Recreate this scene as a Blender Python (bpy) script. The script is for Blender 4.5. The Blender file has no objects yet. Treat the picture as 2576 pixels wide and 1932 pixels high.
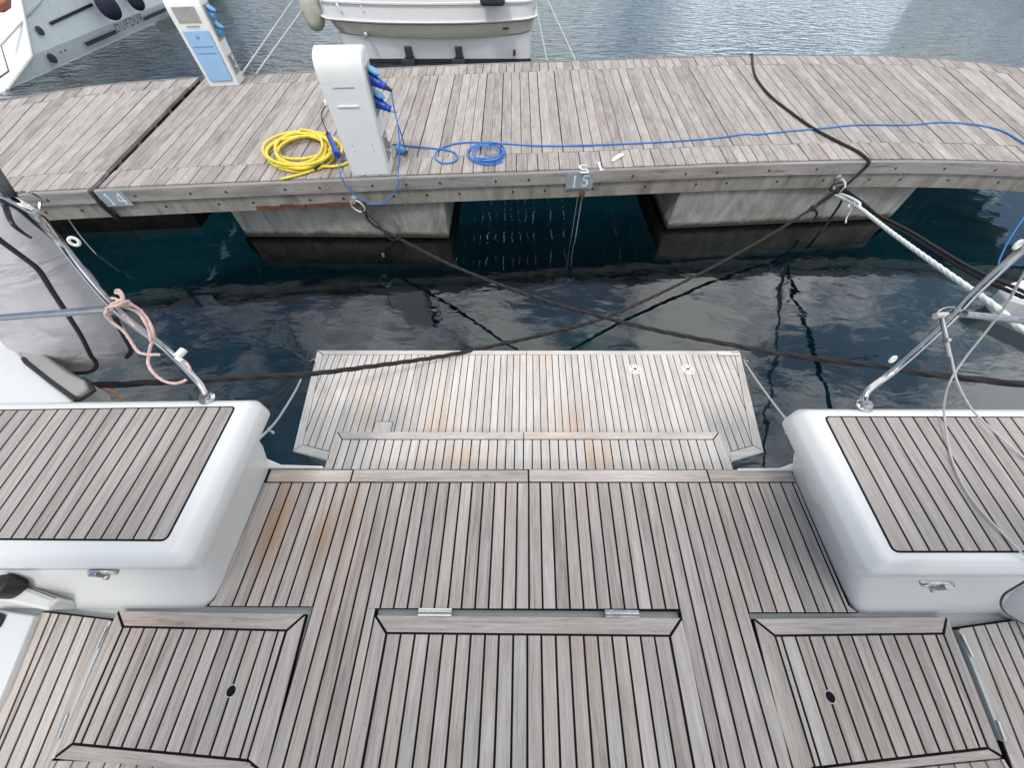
import bpy, bmesh, math, random
from mathutils import Vector, Matrix, noise as mn
random.seed(7)
R = math.radians
SC = bpy.context.scene
# ------------------------------------------------------------------ camera
TH = R(55.6); CAMH = 1.56; FPX = 900.0
cam = bpy.data.cameras.new('camera'); co = bpy.data.objects.new('camera', cam)
SC.collection.objects.link(co); SC.camera = co
co.location = (0, 0, CAMH); co.rotation_euler = (R(90) - TH, 0, 0)
cam.sensor_width = 36; cam.lens = FPX / 2576 * 36; cam.clip_start = .02; cam.clip_end = 2000
# ------------------------------------------------------------------ world (broken bright cloud)
W = bpy.data.worlds.new('World'); SC.world = W; W.use_nodes = True
nt = W.node_tree; nt.nodes.clear()
CLOUD_OFF = (3.1, 1.7, .4); SUN_EL, SUN_ROT = R(58), R(205)
def N(t, typ, **kw):
    n = t.nodes.new(typ)
    for k, v in kw.items():
        if k == 'inp':
            for a, b in v.items(): n.inputs[a].default_value = b
        else: setattr(n, k, v)
    return n
out = N(nt, 'ShaderNodeOutputWorld'); bg = N(nt, 'ShaderNodeBackground')
sky = N(nt, 'ShaderNodeTexSky', sky_type='NISHITA', sun_disc=False, sun_elevation=SUN_EL, sun_rotation=SUN_ROT)
bg.inputs['Strength'].default_value = 0.12
tc = N(nt, 'ShaderNodeTexCoord')
cn = N(nt, 'ShaderNodeTexNoise', inp={'Scale': 2.3, 'Detail': 7.0, 'Roughness': .58, 'Distortion': .35})
cr = N(nt, 'ShaderNodeValToRGB'); cr.color_ramp.elements[0].position = .34; cr.color_ramp.elements[1].position = .50
cn2 = N(nt, 'ShaderNodeTexNoise', inp={'Scale': 3.4, 'Detail': 6.0, 'Roughness': .6})
mp = N(nt, 'ShaderNodeMapping', inp={'Location': CLOUD_OFF})
cc = N(nt, 'ShaderNodeValToRGB')
cc.color_ramp.elements[0].position = .44; cc.color_ramp.elements[0].color = (2.6, 3.6, 5.2, 1)
cc.color_ramp.elements[1].position = .58; cc.color_ramp.elements[1].color = (17.5, 17.2, 16.7, 1)
mx = N(nt, 'ShaderNodeMix', data_type='RGBA')
L = nt.links.new
L(tc.outputs['Generated'], cn.inputs['Vector']); 
L(tc.outputs['Generated'], mp.inputs['Vector']); L(mp.outputs['Vector'], cn2.inputs['Vector']); L(cn2.outputs['Fac'], cc.inputs['Fac'])
dt = N(nt, 'ShaderNodeVectorMath', operation='DOT_PRODUCT', inp={1: (.24, -.02, .02)}); L(tc.outputs['Generated'], dt.inputs[0])
ds = N(nt, 'ShaderNodeMath', operation='ADD'); L(cn.outputs['Fac'], ds.inputs[0]); L(dt.outputs['Value'], ds.inputs[1]); L(ds.outputs[0], cr.inputs['Fac'])
sz = N(nt, 'ShaderNodeSeparateXYZ'); L(tc.outputs['Generated'], sz.inputs['Vector'])
hz = N(nt, 'ShaderNodeMapRange', inp={'From Min': .05, 'From Max': .55, 'To Min': 0., 'To Max': 1.}); L(sz.outputs['Z'], hz.inputs['Value'])
hc = N(nt, 'ShaderNodeValToRGB'); hc.color_ramp.elements[0].color = (.46, .53, .58, 1); hc.color_ramp.elements[1].color = (1, 1, 1, 1); L(hz.outputs['Result'], hc.inputs['Fac'])
hm = N(nt, 'ShaderNodeMix', data_type='RGBA', blend_type='MULTIPLY', inp={0: 1.}); L(cc.outputs['Color'], hm.inputs['A']); L(hc.outputs['Color'], hm.inputs['B'])
L(cr.outputs['Color'], mx.inputs['Factor']); L(sky.outputs['Color'], mx.inputs['A']); L(hm.outputs['Result'], mx.inputs['B'])
L(mx.outputs['Result'], bg.inputs['Color']); L(bg.outputs['Background'], out.inputs['Surface'])
# ------------------------------------------------------------------ sun (veiled by cloud)
sl = bpy.data.lights.new('sun', 'SUN'); sl.energy = 1.3; sl.angle = R(10); sl.color = (1, .96, .9)
so = bpy.data.objects.new('sun', sl); SC.collection.objects.link(so)
_az = SUN_ROT
_sd = Vector((math.sin(_az) * math.cos(SUN_EL), math.cos(_az) * math.cos(SUN_EL), math.sin(SUN_EL)))
so.rotation_euler = _sd.to_track_quat('Z', 'Y').to_euler()
SC.view_settings.view_transform = 'Standard'; SC.view_settings.look = 'None'
SC.view_settings.exposure = 0.33; SC.view_settings.gamma = 1
try:
    SC.cycles.use_denoising = True; SC.cycles.max_bounces = 8; SC.cycles.glossy_bounces = 4
    SC.cycles.sample_clamp_indirect = 6
except Exception: pass
# ------------------------------------------------------------------ photo geometry -> metres
cT, sT = math.cos(TH), math.sin(TH); K = 2576 / 2212
def ray(px, py):
    x = (px - 1288) / FPX; y = (966 - py) / FPX
    return Vector((x, cT + y * sT, -sT + y * cT))
O = Vector((0, 0, CAMH))
def P(px, py, z): r = ray(px, py); return O + r * ((z - CAMH) / r.z)
def PY(px, py, Y): r = ray(px, py); return O + r * (Y / r.y)
def PX(px, py, X): r = ray(px, py); return O + r * (X / r.x)
def PV(px, py, A, B):                       # on the vertical plane through A and B
    n = Vector((B.y - A.y, A.x - B.x, 0)); r = ray(px, py)
    return O + r * ((A - O).dot(n) / r.dot(n))
def crop(ox, oy, s): return lambda x, y: (ox + x / s, oy + y / s)
def xy(p): return (p.x, p.y)
WATER = -1.12; DOCK = -.34
# ------------------------------------------------------------------ materials
MATS = {}
def nmat(name):
    m = bpy.data.materials.new(name); m.use_nodes = True; t = m.node_tree
    b = t.nodes['Principled BSDF']; MATS[name] = m
    return m, t, b
def ramp(t, stops):
    r = N(t, 'ShaderNodeValToRGB'); e = r.color_ramp.elements
    e[0].position, e[0].color = stops[0][0], (*stops[0][1], 1)
    e[1].position, e[1].color = stops[-1][0], (*stops[-1][1], 1)
    for p, c in stops[1:-1]:
        q = e.new(p); q.color = (*c, 1)
    return r
def simple(name, col, rough=.5, metal=0., coat=0., vary=.0, scale=8., bump=0., bscale=40., spec=.5):
    m, t, b = nmat(name)
    b.inputs['Base Color'].default_value = (*col, 1); b.inputs['Roughness'].default_value = rough
    b.inputs['Metallic'].default_value = metal; b.inputs['Coat Weight'].default_value = coat
    b.inputs['Specular IOR Level'].default_value = spec
    tc = N(t, 'ShaderNodeTexCoord')
    if vary:
        n = N(t, 'ShaderNodeTexNoise', inp={'Scale': scale, 'Detail': 6., 'Roughness': .65})
        t.links.new(tc.outputs['Object'], n.inputs['Vector'])
        r = ramp(t, [(.3, [c * (1 - vary) for c in col]), (.7, [min(1, c * (1 + vary)) for c in col])])
        t.links.new(n.outputs['Fac'], r.inputs['Fac']); t.links.new(r.outputs['Color'], b.inputs['Base Color'])
        n3 = N(t, 'ShaderNodeMapRange', inp={'From Min': .3, 'From Max': .7, 'To Min': max(.03, rough - .08), 'To Max': min(1, rough + .12)})
        t.links.new(n.outputs['Fac'], n3.inputs['Value']); t.links.new(n3.outputs['Result'], b.inputs['Roughness'])
    if bump:
        n2 = N(t, 'ShaderNodeTexNoise', inp={'Scale': bscale, 'Detail': 5.})
        t.links.new(tc.outputs['Object'], n2.inputs['Vector'])
        bp = N(t, 'ShaderNodeBump', inp={'Strength': bump, 'Distance': .004})
        t.links.new(n2.outputs['Fac'], bp.inputs['Height']); t.links.new(bp.outputs['Normal'], b.inputs['Normal'])
    return m
def wood(name, dark, mid, light, fibre=(4., 150.), crack=.5, stain=.0, stain_col=(.40, .24, .13), bump=.5, rough=.8, pv=.11, spots=()):
    """weathered planks: UV x runs along the grain in metres, y across; face attribute rnd differs per plank"""
    m, t, b = nmat(name); l = t.links.new
    uv = N(t, 'ShaderNodeUVMap'); at = N(t, 'ShaderNodeAttribute', attribute_name='rnd')
    off = N(t, 'ShaderNodeVectorMath', operation='SCALE', inp={'Scale': 37.})
    cb = N(t, 'ShaderNodeCombineXYZ'); l(at.outputs['Fac'], cb.inputs['X']); l(at.outputs['Fac'], cb.inputs['Y']); l(at.outputs['Fac'], cb.inputs['Z'])
    l(cb.outputs['Vector'], off.inputs[0])
    ad = N(t, 'ShaderNodeVectorMath', operation='ADD'); l(uv.outputs['UV'], ad.inputs[0]); l(off.outputs['Vector'], ad.inputs[1])
    def noise(sx, sy, det, rg, sc=1., dist=0.):
        mp = N(t, 'ShaderNodeMapping', inp={'Scale': (sx, sy, 1)}); l(ad.outputs['Vector'], mp.inputs['Vector'])
        n = N(t, 'ShaderNodeTexNoise', inp={'Scale': sc, 'Detail': det, 'Roughness': rg, 'Distortion': dist}); l(mp.outputs['Vector'], n.inputs['Vector'])
        return n
    fine = noise(fibre[0] * 2.2, fibre[1] * 1.6, 5., .7, dist=.25); grain = noise(fibre[0], fibre[1] * .5, 4., .6, dist=1.2); broad = noise(2.2, 9., 4., .55)
    speck = noise(60., 190., 2., .5)
    # plank tone + grain
    s1 = N(t, 'ShaderNodeMath', operation='MULTIPLY', inp={1: .52}); l(grain.outputs['Fac'], s1.inputs[0])
    s2 = N(t, 'ShaderNodeMath', operation='MULTIPLY_ADD', inp={1: pv}); l(at.outputs['Fac'], s2.inputs[0]); l(s1.outputs[0], s2.inputs[2])
    s3 = N(t, 'ShaderNodeMath', operation='MULTIPLY_ADD', inp={1: .34}); l(broad.outputs['Fac'], s3.inputs[0]); l(s2.outputs[0], s3.inputs[2])
    r = ramp(t, [(.30, dark), (.50, mid), (.72, light)]); l(s3.outputs[0], r.inputs['Fac'])
    # hue drift plank to plank
    hv = N(t, 'ShaderNodeTexWhiteNoise', noise_dimensions='1D'); l(at.outputs['Fac'], hv.inputs['W'])
    tint = ramp(t, [(0., (.985, .99, 1.0)), (.5, (1., 1., 1.)), (1., (1.02, .995, .97))]); l(hv.outputs['Value'], tint.inputs['Fac'])
    mu = N(t, 'ShaderNodeMix', data_type='RGBA', blend_type='MULTIPLY', inp={0: 1.}); l(r.outputs['Color'], mu.inputs['A']); l(tint.outputs['Color'], mu.inputs['B'])
    cur = mu.outputs['Result']
    # open grain / checks
    cr_ = ramp(t, [(.30, (1, 1, 1)), (.42, (0, 0, 0))]); l(fine.outputs['Fac'], cr_.inputs['Fac'])
    cm = N(t, 'ShaderNodeMath', operation='MULTIPLY', inp={1: crack}); l(cr_.outputs['Color'], cm.inputs[0])
    m2 = N(t, 'ShaderNodeMix', data_type='RGBA', blend_type='MULTIPLY'); l(cm.outputs[0], m2.inputs[0]); l(cur, m2.inputs['A']); m2.inputs['B'].default_value = (.42, .38, .35, 1)
    cur = m2.outputs['Result']
    sp = ramp(t, [(.28, (1, 1, 1)), (.36, (0, 0, 0))]); l(speck.outputs['Fac'], sp.inputs['Fac'])
    spm = N(t, 'ShaderNodeMath', operation='MULTIPLY', inp={1: crack * .9}); l(sp.outputs['Color'], spm.inputs[0])
    m4 = N(t, 'ShaderNodeMix', data_type='RGBA', blend_type='MULTIPLY'); l(spm.outputs[0], m4.inputs[0]); l(cur, m4.inputs['A']); m4.inputs['B'].default_value = (.5, .47, .44, 1)
    cur = m4.outputs['Result']
    if stain:
        tc = N(t, 'ShaderNodeTexCoord'); mp = N(t, 'ShaderNodeMapping', inp={'Scale': (2.2, 1.1, 1), 'Location': (.35, 2.2, 0)}); l(tc.outputs['Object'], mp.inputs['Vector'])
        n = N(t, 'ShaderNodeTexNoise', inp={'Scale': 1.7, 'Detail': 3., 'Roughness': .55}); l(mp.outputs['Vector'], n.inputs['Vector'])
        ms = N(t, 'ShaderNodeMath', operation='MULTIPLY_ADD', inp={1: .07}); l(hv.outputs['Value'], ms.inputs[0]); l(n.outputs['Fac'], ms.inputs[2])
        sr = ramp(t, [(.58, (0, 0, 0)), (.78, (stain,) * 3)]); l(ms.outputs[0], sr.inputs['Fac'])
        m3 = N(t, 'ShaderNodeMix', data_type='RGBA'); l(sr.outputs['Color'], m3.inputs[0]); l(cur, m3.inputs['A']); m3.inputs['B'].default_value = (*stain_col, 1)
        cur = m3.outputs['Result']
    if spots:
        tc = N(t, 'ShaderNodeTexCoord'); acc = None
        for sx_, sy_, rx, ry, k in spots:
            mp = N(t, 'ShaderNodeMapping', vector_type='TEXTURE', inp={'Location': (sx_, sy_, 0), 'Scale': (rx * 2, ry * 2, 10)}); l(tc.outputs['Object'], mp.inputs['Vector'])
            g_ = N(t, 'ShaderNodeTexGradient', gradient_type='QUADRATIC_SPHERE'); l(mp.outputs['Vector'], g_.inputs['Vector'])
            m_ = N(t, 'ShaderNodeMath', operation='MULTIPLY', inp={1: k * 1.6}); l(g_.outputs['Fac'], m_.inputs[0])
            if acc is None: acc = m_.outputs[0]
            else:
                a_ = N(t, 'ShaderNodeMath', operation='ADD'); l(acc, a_.inputs[0]); l(m_.outputs[0], a_.inputs[1]); acc = a_.outputs[0]
        pm = N(t, 'ShaderNodeMapRange', inp={'From Min': 0., 'From Max': 1., 'To Min': .35, 'To Max': 1.1}); l(hv.outputs['Value'], pm.inputs['Value'])
        f1 = N(t, 'ShaderNodeMath', operation='MULTIPLY', use_clamp=True); l(acc, f1.inputs[0]); l(pm.outputs['Result'], f1.inputs[1])
        f2 = N(t, 'ShaderNodeMath', operation='MULTIPLY', inp={1: .75}); l(f1.outputs[0], f2.inputs[0])
        m5 = N(t, 'ShaderNodeMix', data_type='RGBA'); l(f2.outputs[0], m5.inputs[0]); l(cur, m5.inputs['A']); m5.inputs['B'].default_value = (*stain_col, 1)
        cur = m5.outputs['Result']
    l(cur, b.inputs['Base Color']); b.inputs['Roughness'].default_value = rough; b.inputs['Specular IOR Level'].default_value = .25
    h = N(t, 'ShaderNodeMath', operation='ADD'); l(fine.outputs['Fac'], h.inputs[0]); l(grain.outputs['Fac'], h.inputs[1])
    bp = N(t, 'ShaderNodeBump', inp={'Strength': bump, 'Distance': .0018}); l(h.outputs[0], bp.inputs['Height']); l(bp.outputs['Normal'], b.inputs['Normal'])
    return m
def spot(px, py, z, rx, ry, k): p = P(px * K, py * K, z); return (p.x, p.y - .3, rx, ry, k)
SPOT_SOLE = [spot(595, 1130, 0, .05, .20, 1.), spot(690, 1150, 0, .045, .14, .7), spot(752, 1110, 0, .028, .30, .9), spot(1100, 1095, 0, .03, .2, .35)]
SPOT_PLAT = [spot(950, 915, -.64, .10, .14, .5), spot(1240, 905, -.64, .16, .16, .5), spot(1290, 990, -.34, .07, .10, 1.2), spot(980, 995, -.34, .20, .08, .7), spot(1200, 945, -.34, .30, .03, .25)]
TEAK = wood('weathered_teak', (.28, .24, .21), (.49, .435, .39), (.69, .63, .575), stain=.24, spots=SPOT_SOLE)
TEAKP = wood('bleached_teak', (.42, .385, .35), (.62, .58, .535), (.77, .73, .68), stain=.25, stain_col=(.55, .36, .22), crack=.6, spots=SPOT_PLAT)
TEAKS = wood('grey_seat_teak', (.22, .195, .18), (.365, .33, .31), (.50, .46, .43), crack=.25, bump=.3)  # seat tops: greyer and darker than the sole teak
DOCKW = wood('grey_dock_timber', (.18, .158, .14), (.36, .32, .29), (.53, .49, .45), fibre=(3., 90.), crack=.55, bump=.8, pv=.13)
FASC = wood('split_edge_timber', (.13, .12, .115), (.28, .265, .25), (.42, .40, .38), fibre=(1.2, 60.), crack=.9, bump=1.)
CAULK = simple('black_caulk', (.009, .008, .009), .85, spec=.15)
GEL = simple('white_gelcoat', (.71, .705, .68), .30, coat=.3)
GELG = simple('grey_nonskid_gelcoat', (.50, .51, .49), .5, vary=.08, scale=6., bump=.1, bscale=200)
STEEL = simple('polished_steel', (.50, .49, .475), .16, metal=1., vary=.06, scale=30.)
GALV = simple('galvanised_steel', (.55, .55, .54), .42, metal=.8, vary=.25, scale=60., bump=.2)
BLKROPE = simple('black_rope_fibre', (.018, .015, .015), .75, vary=.4, scale=90., bump=.4, bscale=500.)
WHTROPE = simple('white_rope_fibre', (.74, .76, .70), .8, vary=.12, scale=60., bump=.4, bscale=500.)
PINKROPE = simple('faded_pink_rope', (.66, .46, .42), .85, vary=.3, scale=26., bump=.5, bscale=500.)
ORROPE = simple('orange_rope', (.75, .33, .14), .8, vary=.2, scale=30., bump=.4, bscale=500.)
GREYLINE = simple('grey_line', (.46, .46, .44), .6, vary=.15, scale=80.)
YEL = simple('yellow_hose_rubber', (.78, .62, .06), .4, vary=.12, scale=14., coat=.1)
BLUEC = simple('blue_cable_sheath', (.03, .17, .55), .4, vary=.15, scale=12.)
BLUEP = simple('blue_plug_plastic', (.012, .06, .38), .35)
LBLUE = simple('light_blue_plastic', (.12, .32, .58), .35, vary=.08)
BLKP = simple('black_plastic', (.015, .015, .017), .45)
PEDW = simple('cream_white_plastic', (.74, .73, .69), .38, vary=.05, scale=5., bump=.04)
PEDG = simple('pale_grey_front_panel', (.73, .73, .71), .42, vary=.03, scale=4.)
PEDD = simple('recess_grey_plastic', (.33, .31, .28), .6, vary=.2)
PANELB = simple('sky_blue_lid', (.29, .46, .67), .4, vary=.06, scale=6.)
NAVY = simple('navy_fender_cover', (.012, .014, .035), .8, bump=.3, bscale=120)
BEIGE = simple('beige_gelcoat', (.55, .50, .42), .4, vary=.05)
CREAMF = simple('cream_fender_vinyl', (.50, .48, .38), .45, vary=.1)
PINKD = simple('pinkish_deck_paint', (.50, .40, .36), .7, vary=.1, bump=.2)
HULLW = simple('white_hull_paint', (.74, .80, .78), .3, vary=.04, coat=.2)
HULLP = simple('warm_white_hull_paint', (.72, .70, .68), .35, vary=.03, coat=.2)
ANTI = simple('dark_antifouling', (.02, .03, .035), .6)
DKGREY = simple('charcoal_engine_paint', (.045, .045, .055), .4)
PLATE = simple('grey_number_plate', (.30, .34, .38), .4, vary=.06, metal=.2)
STENC = simple('white_stencil_paint', (.72, .74, .72), .7, vary=.12, scale=90.)
FADED = simple('worn_stencil_paint', (.50, .48, .44), .8, vary=.3, scale=120.)
RUST = simple('rusty_iron', (.12, .05, .025), .85, vary=.5, scale=40., bump=.6, bscale=90)
WEED = simple('dark_waterline_growth', (.02, .022, .014), .8, vary=.5, scale=40., bump=.8, bscale=60)
GLASSB = simple('dark_window', (.01, .012, .02), .1)
SEAM = simple('grey_canvas_trim', (.33, .32, .30), .85, vary=.08)
def beam_mat():
    m, t, b = nmat('stained_pontoon_beam'); l = t.links.new
    tc = N(t, 'ShaderNodeTexCoord'); mp = N(t, 'ShaderNodeMapping', inp={'Scale': (5, 5, 1.2)}); l(tc.outputs['Object'], mp.inputs['Vector'])
    n = N(t, 'ShaderNodeTexNoise', inp={'Scale': 1.3, 'Detail': 8., 'Roughness': .7}); l(mp.outputs['Vector'], n.inputs['Vector'])
    r = ramp(t, [(.3, (.10, .085, .065)), (.5, (.24, .215, .185)), (.75, (.34, .32, .29))]); l(n.outputs['Fac'], r.inputs['Fac'])
    l(r.outputs['Color'], b.inputs['Base Color']); b.inputs['Roughness'].default_value = .75
    bp = N(t, 'ShaderNodeBump', inp={'Strength': .4, 'Distance': .004}); l(n.outputs['Fac'], bp.inputs['Height']); l(bp.outputs['Normal'], b.inputs['Normal'])
    return m
BEAM = beam_mat()
def conc_mat():
    m, t, b = nmat('streaked_concrete'); l = t.links.new
    tc = N(t, 'ShaderNodeTexCoord'); mp = N(t, 'ShaderNodeMapping', inp={'Scale': (3.2, 3.2, 1.7)}); l(tc.outputs['Object'], mp.inputs['Vector'])
    n = N(t, 'ShaderNodeTexNoise', inp={'Scale': 1.5, 'Detail': 9., 'Roughness': .7, 'Distortion': .6}); l(mp.outputs['Vector'], n.inputs['Vector'])
    r = ramp(t, [(.3, (.13, .125, .11)), (.52, (.26, .25, .23)), (.68, (.36, .35, .33)), (.8, (.55, .54, .51))]); l(n.outputs['Fac'], r.inputs['Fac'])
    sx = N(t, 'ShaderNodeSeparateXYZ'); l(tc.outputs['Object'], sx.inputs['Vector'])
    n2 = N(t, 'ShaderNodeTexNoise', inp={'Scale': 9., 'Detail': 5.}); l(tc.outputs['Object'], n2.inputs['Vector'])
    a = N(t, 'ShaderNodeMath', operation='MULTIPLY_ADD', inp={1: .10}); l(n2.outputs['Fac'], a.inputs[0]); l(sx.outputs['Z'], a.inputs[2])
    mr = N(t, 'ShaderNodeMapRange', inp={'From Min': .095, 'From Max': .150, 'To Min': 1., 'To Max': 0.}); l(a.outputs[0], mr.inputs['Value'])
    mxx = N(t, 'ShaderNodeMix', data_type='RGBA'); l(mr.outputs['Result'], mxx.inputs[0]); l(r.outputs['Color'], mxx.inputs['A']); mxx.inputs['B'].default_value = (.035, .032, .02, 1)
    l(mxx.outputs['Result'], b.inputs['Base Color']); b.inputs['Roughness'].default_value = .85
    bp = N(t, 'ShaderNodeBump', inp={'Strength': .5, 'Distance': .006}); l(n.outputs['Fac'], bp.inputs['Height']); l(bp.outputs['Normal'], b.inputs['Normal'])
    return m
CONC = conc_mat()
def canvas_mat():
    m, t, b = nmat('grey_cover_canvas'); l = t.links.new
    tc = N(t, 'ShaderNodeTexCoord'); mp = N(t, 'ShaderNodeMapping', inp={'Scale': (4, 4, 7), 'Rotation': (0, .5, 0)}); l(tc.outputs['Object'], mp.inputs['Vector'])
    n = N(t, 'ShaderNodeTexNoise', inp={'Scale': 1.1, 'Detail': 3., 'Roughness': .45, 'Distortion': 1.2}); l(mp.outputs['Vector'], n.inputs['Vector'])
    w = N(t, 'ShaderNodeTexNoise', inp={'Scale': 500., 'Detail': 1.}); l(tc.outputs['Object'], w.inputs['Vector'])
    b.inputs['Base Color'].default_value = (.52, .50, .51, 1); b.inputs['Roughness'].default_value = .85
    bp = N(t, 'ShaderNodeBump', inp={'Strength': .8, 'Distance': .026}); l(n.outputs['Fac'], bp.inputs['Height'])
    b2 = N(t, 'ShaderNodeBump', inp={'Strength': .2, 'Distance': .001}); l(w.outputs['Fac'], b2.inputs['Height']); l(bp.outputs['Normal'], b2.inputs['Normal']); l(b2.outputs['Normal'], b.inputs['Normal'])
    return m
CANVAS = canvas_mat()
def water_mat():
    m, t, b = nmat('harbour_water'); l = t.links.new; t.nodes.remove(b)
    o = [n for n in t.nodes if n.type == 'OUTPUT_MATERIAL'][0]
    fr = N(t, 'ShaderNodeFresnel', inp={'IOR': 1.60}); gl = N(t, 'ShaderNodeBsdfGlossy', inp={'Roughness': .02, 'Color': (.95, .98, 1, 1)})
    tr_ = N(t, 'ShaderNodeBsdfTransparent', inp={'Color': (.62, .86, .88, 1)}); mxs = N(t, 'ShaderNodeMixShader')
    l(fr.outputs[0], mxs.inputs[0]); l(tr_.outputs[0], mxs.inputs[1]); l(gl.outputs[0], mxs.inputs[2]); l(mxs.outputs[0], o.inputs['Surface'])
    tc = N(t, 'ShaderNodeTexCoord'); s = N(t, 'ShaderNodeSeparateXYZ'); l(tc.outputs['Object'], s.inputs['Vector'])
    # sheltered water in the berth is calm, open water past the pontoon is rippled
    mr = N(t, 'ShaderNodeMapRange', interpolation_type='SMOOTHSTEP', inp={'From Min': 4.0, 'From Max': 9.5, 'To Min': 0., 'To Max': 1.}); l(s.outputs['Y'], mr.inputs['Value'])
    def bump(scale, vec, det, dist, st, prev, mask=None, distort=0.):
        mp = N(t, 'ShaderNodeMapping', inp={'Scale': vec, 'Rotation': (0, 0, .35)}); l(tc.outputs['Object'], mp.inputs['Vector'])
        n = N(t, 'ShaderNodeTexNoise', inp={'Scale': scale, 'Detail': det, 'Roughness': .5, 'Distortion': distort}); l(mp.outputs['Vector'], n.inputs['Vector'])
        bp = N(t, 'ShaderNodeBump', inp={'Strength': st, 'Distance': dist}); l(n.outputs['Fac'], bp.inputs['Height'])
        if mask is not None:
            l(mask, bp.inputs['Strength'])
        if prev is not None: l(prev, bp.inputs['Normal'])
        return bp.outputs['Normal']
    nn = bump(1.2, (1, 1.3, 1), 2., .019, 1., None)
    nn = bump(4., (1, 2.2, 1), 2., .0026, 1., nn, None, .6)
    nn = bump(2.4, (1, 2.2, 1), 3., .075, 1., nn, mr.outputs['Result'], .5)
    nn = bump(9., (1, 2., 1), 2., .009, 1., nn, mr.outputs['Result'])
    l(nn, gl.inputs['Normal']); l(nn, fr.inputs['Normal'])
    return m
WATERM = water_mat()
# ------------------------------------------------------------------ mesh building
def clip(poly, p, n):                        # keep the side where (v-p).n >= 0
    res = []
    for i in range(len(poly)):
        a, b = poly[i], poly[(i + 1) % len(poly)]
        da = (a[0] - p[0]) * n[0] + (a[1] - p[1]) * n[1]; db = (b[0] - p[0]) * n[0] + (b[1] - p[1]) * n[1]
        if da >= 0: res.append(a)
        if (da >= 0) != (db >= 0):
            s = da / (da - db); res.append((a[0] + (b[0] - a[0]) * s, a[1] + (b[1] - a[1]) * s))
    return res
def area(poly): return sum(poly[i][0] * poly[(i + 1) % len(poly)][1] - poly[(i + 1) % len(poly)][0] * poly[i][1] for i in range(len(poly))) / 2
def inset(poly, d):
    if area(poly) < 0: poly = poly[::-1]
    n = len(poly); res = []
    for i in range(n):
        a, b, c = Vector(poly[i - 1]), Vector(poly[i]), Vector(poly[(i + 1) % n])
        e1 = (b - a).normalized(); e2 = (c - b).normalized()
        n1 = Vector((-e1.y, e1.x)); n2 = Vector((-e2.y, e2.x)); m = (n1 + n2)
        m = m / max(.3, m.dot(n1)) if m.length > 1e-6 else n1
        res.append((b.x + m.x * d, b.y + m.y * d))
    return res
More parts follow.
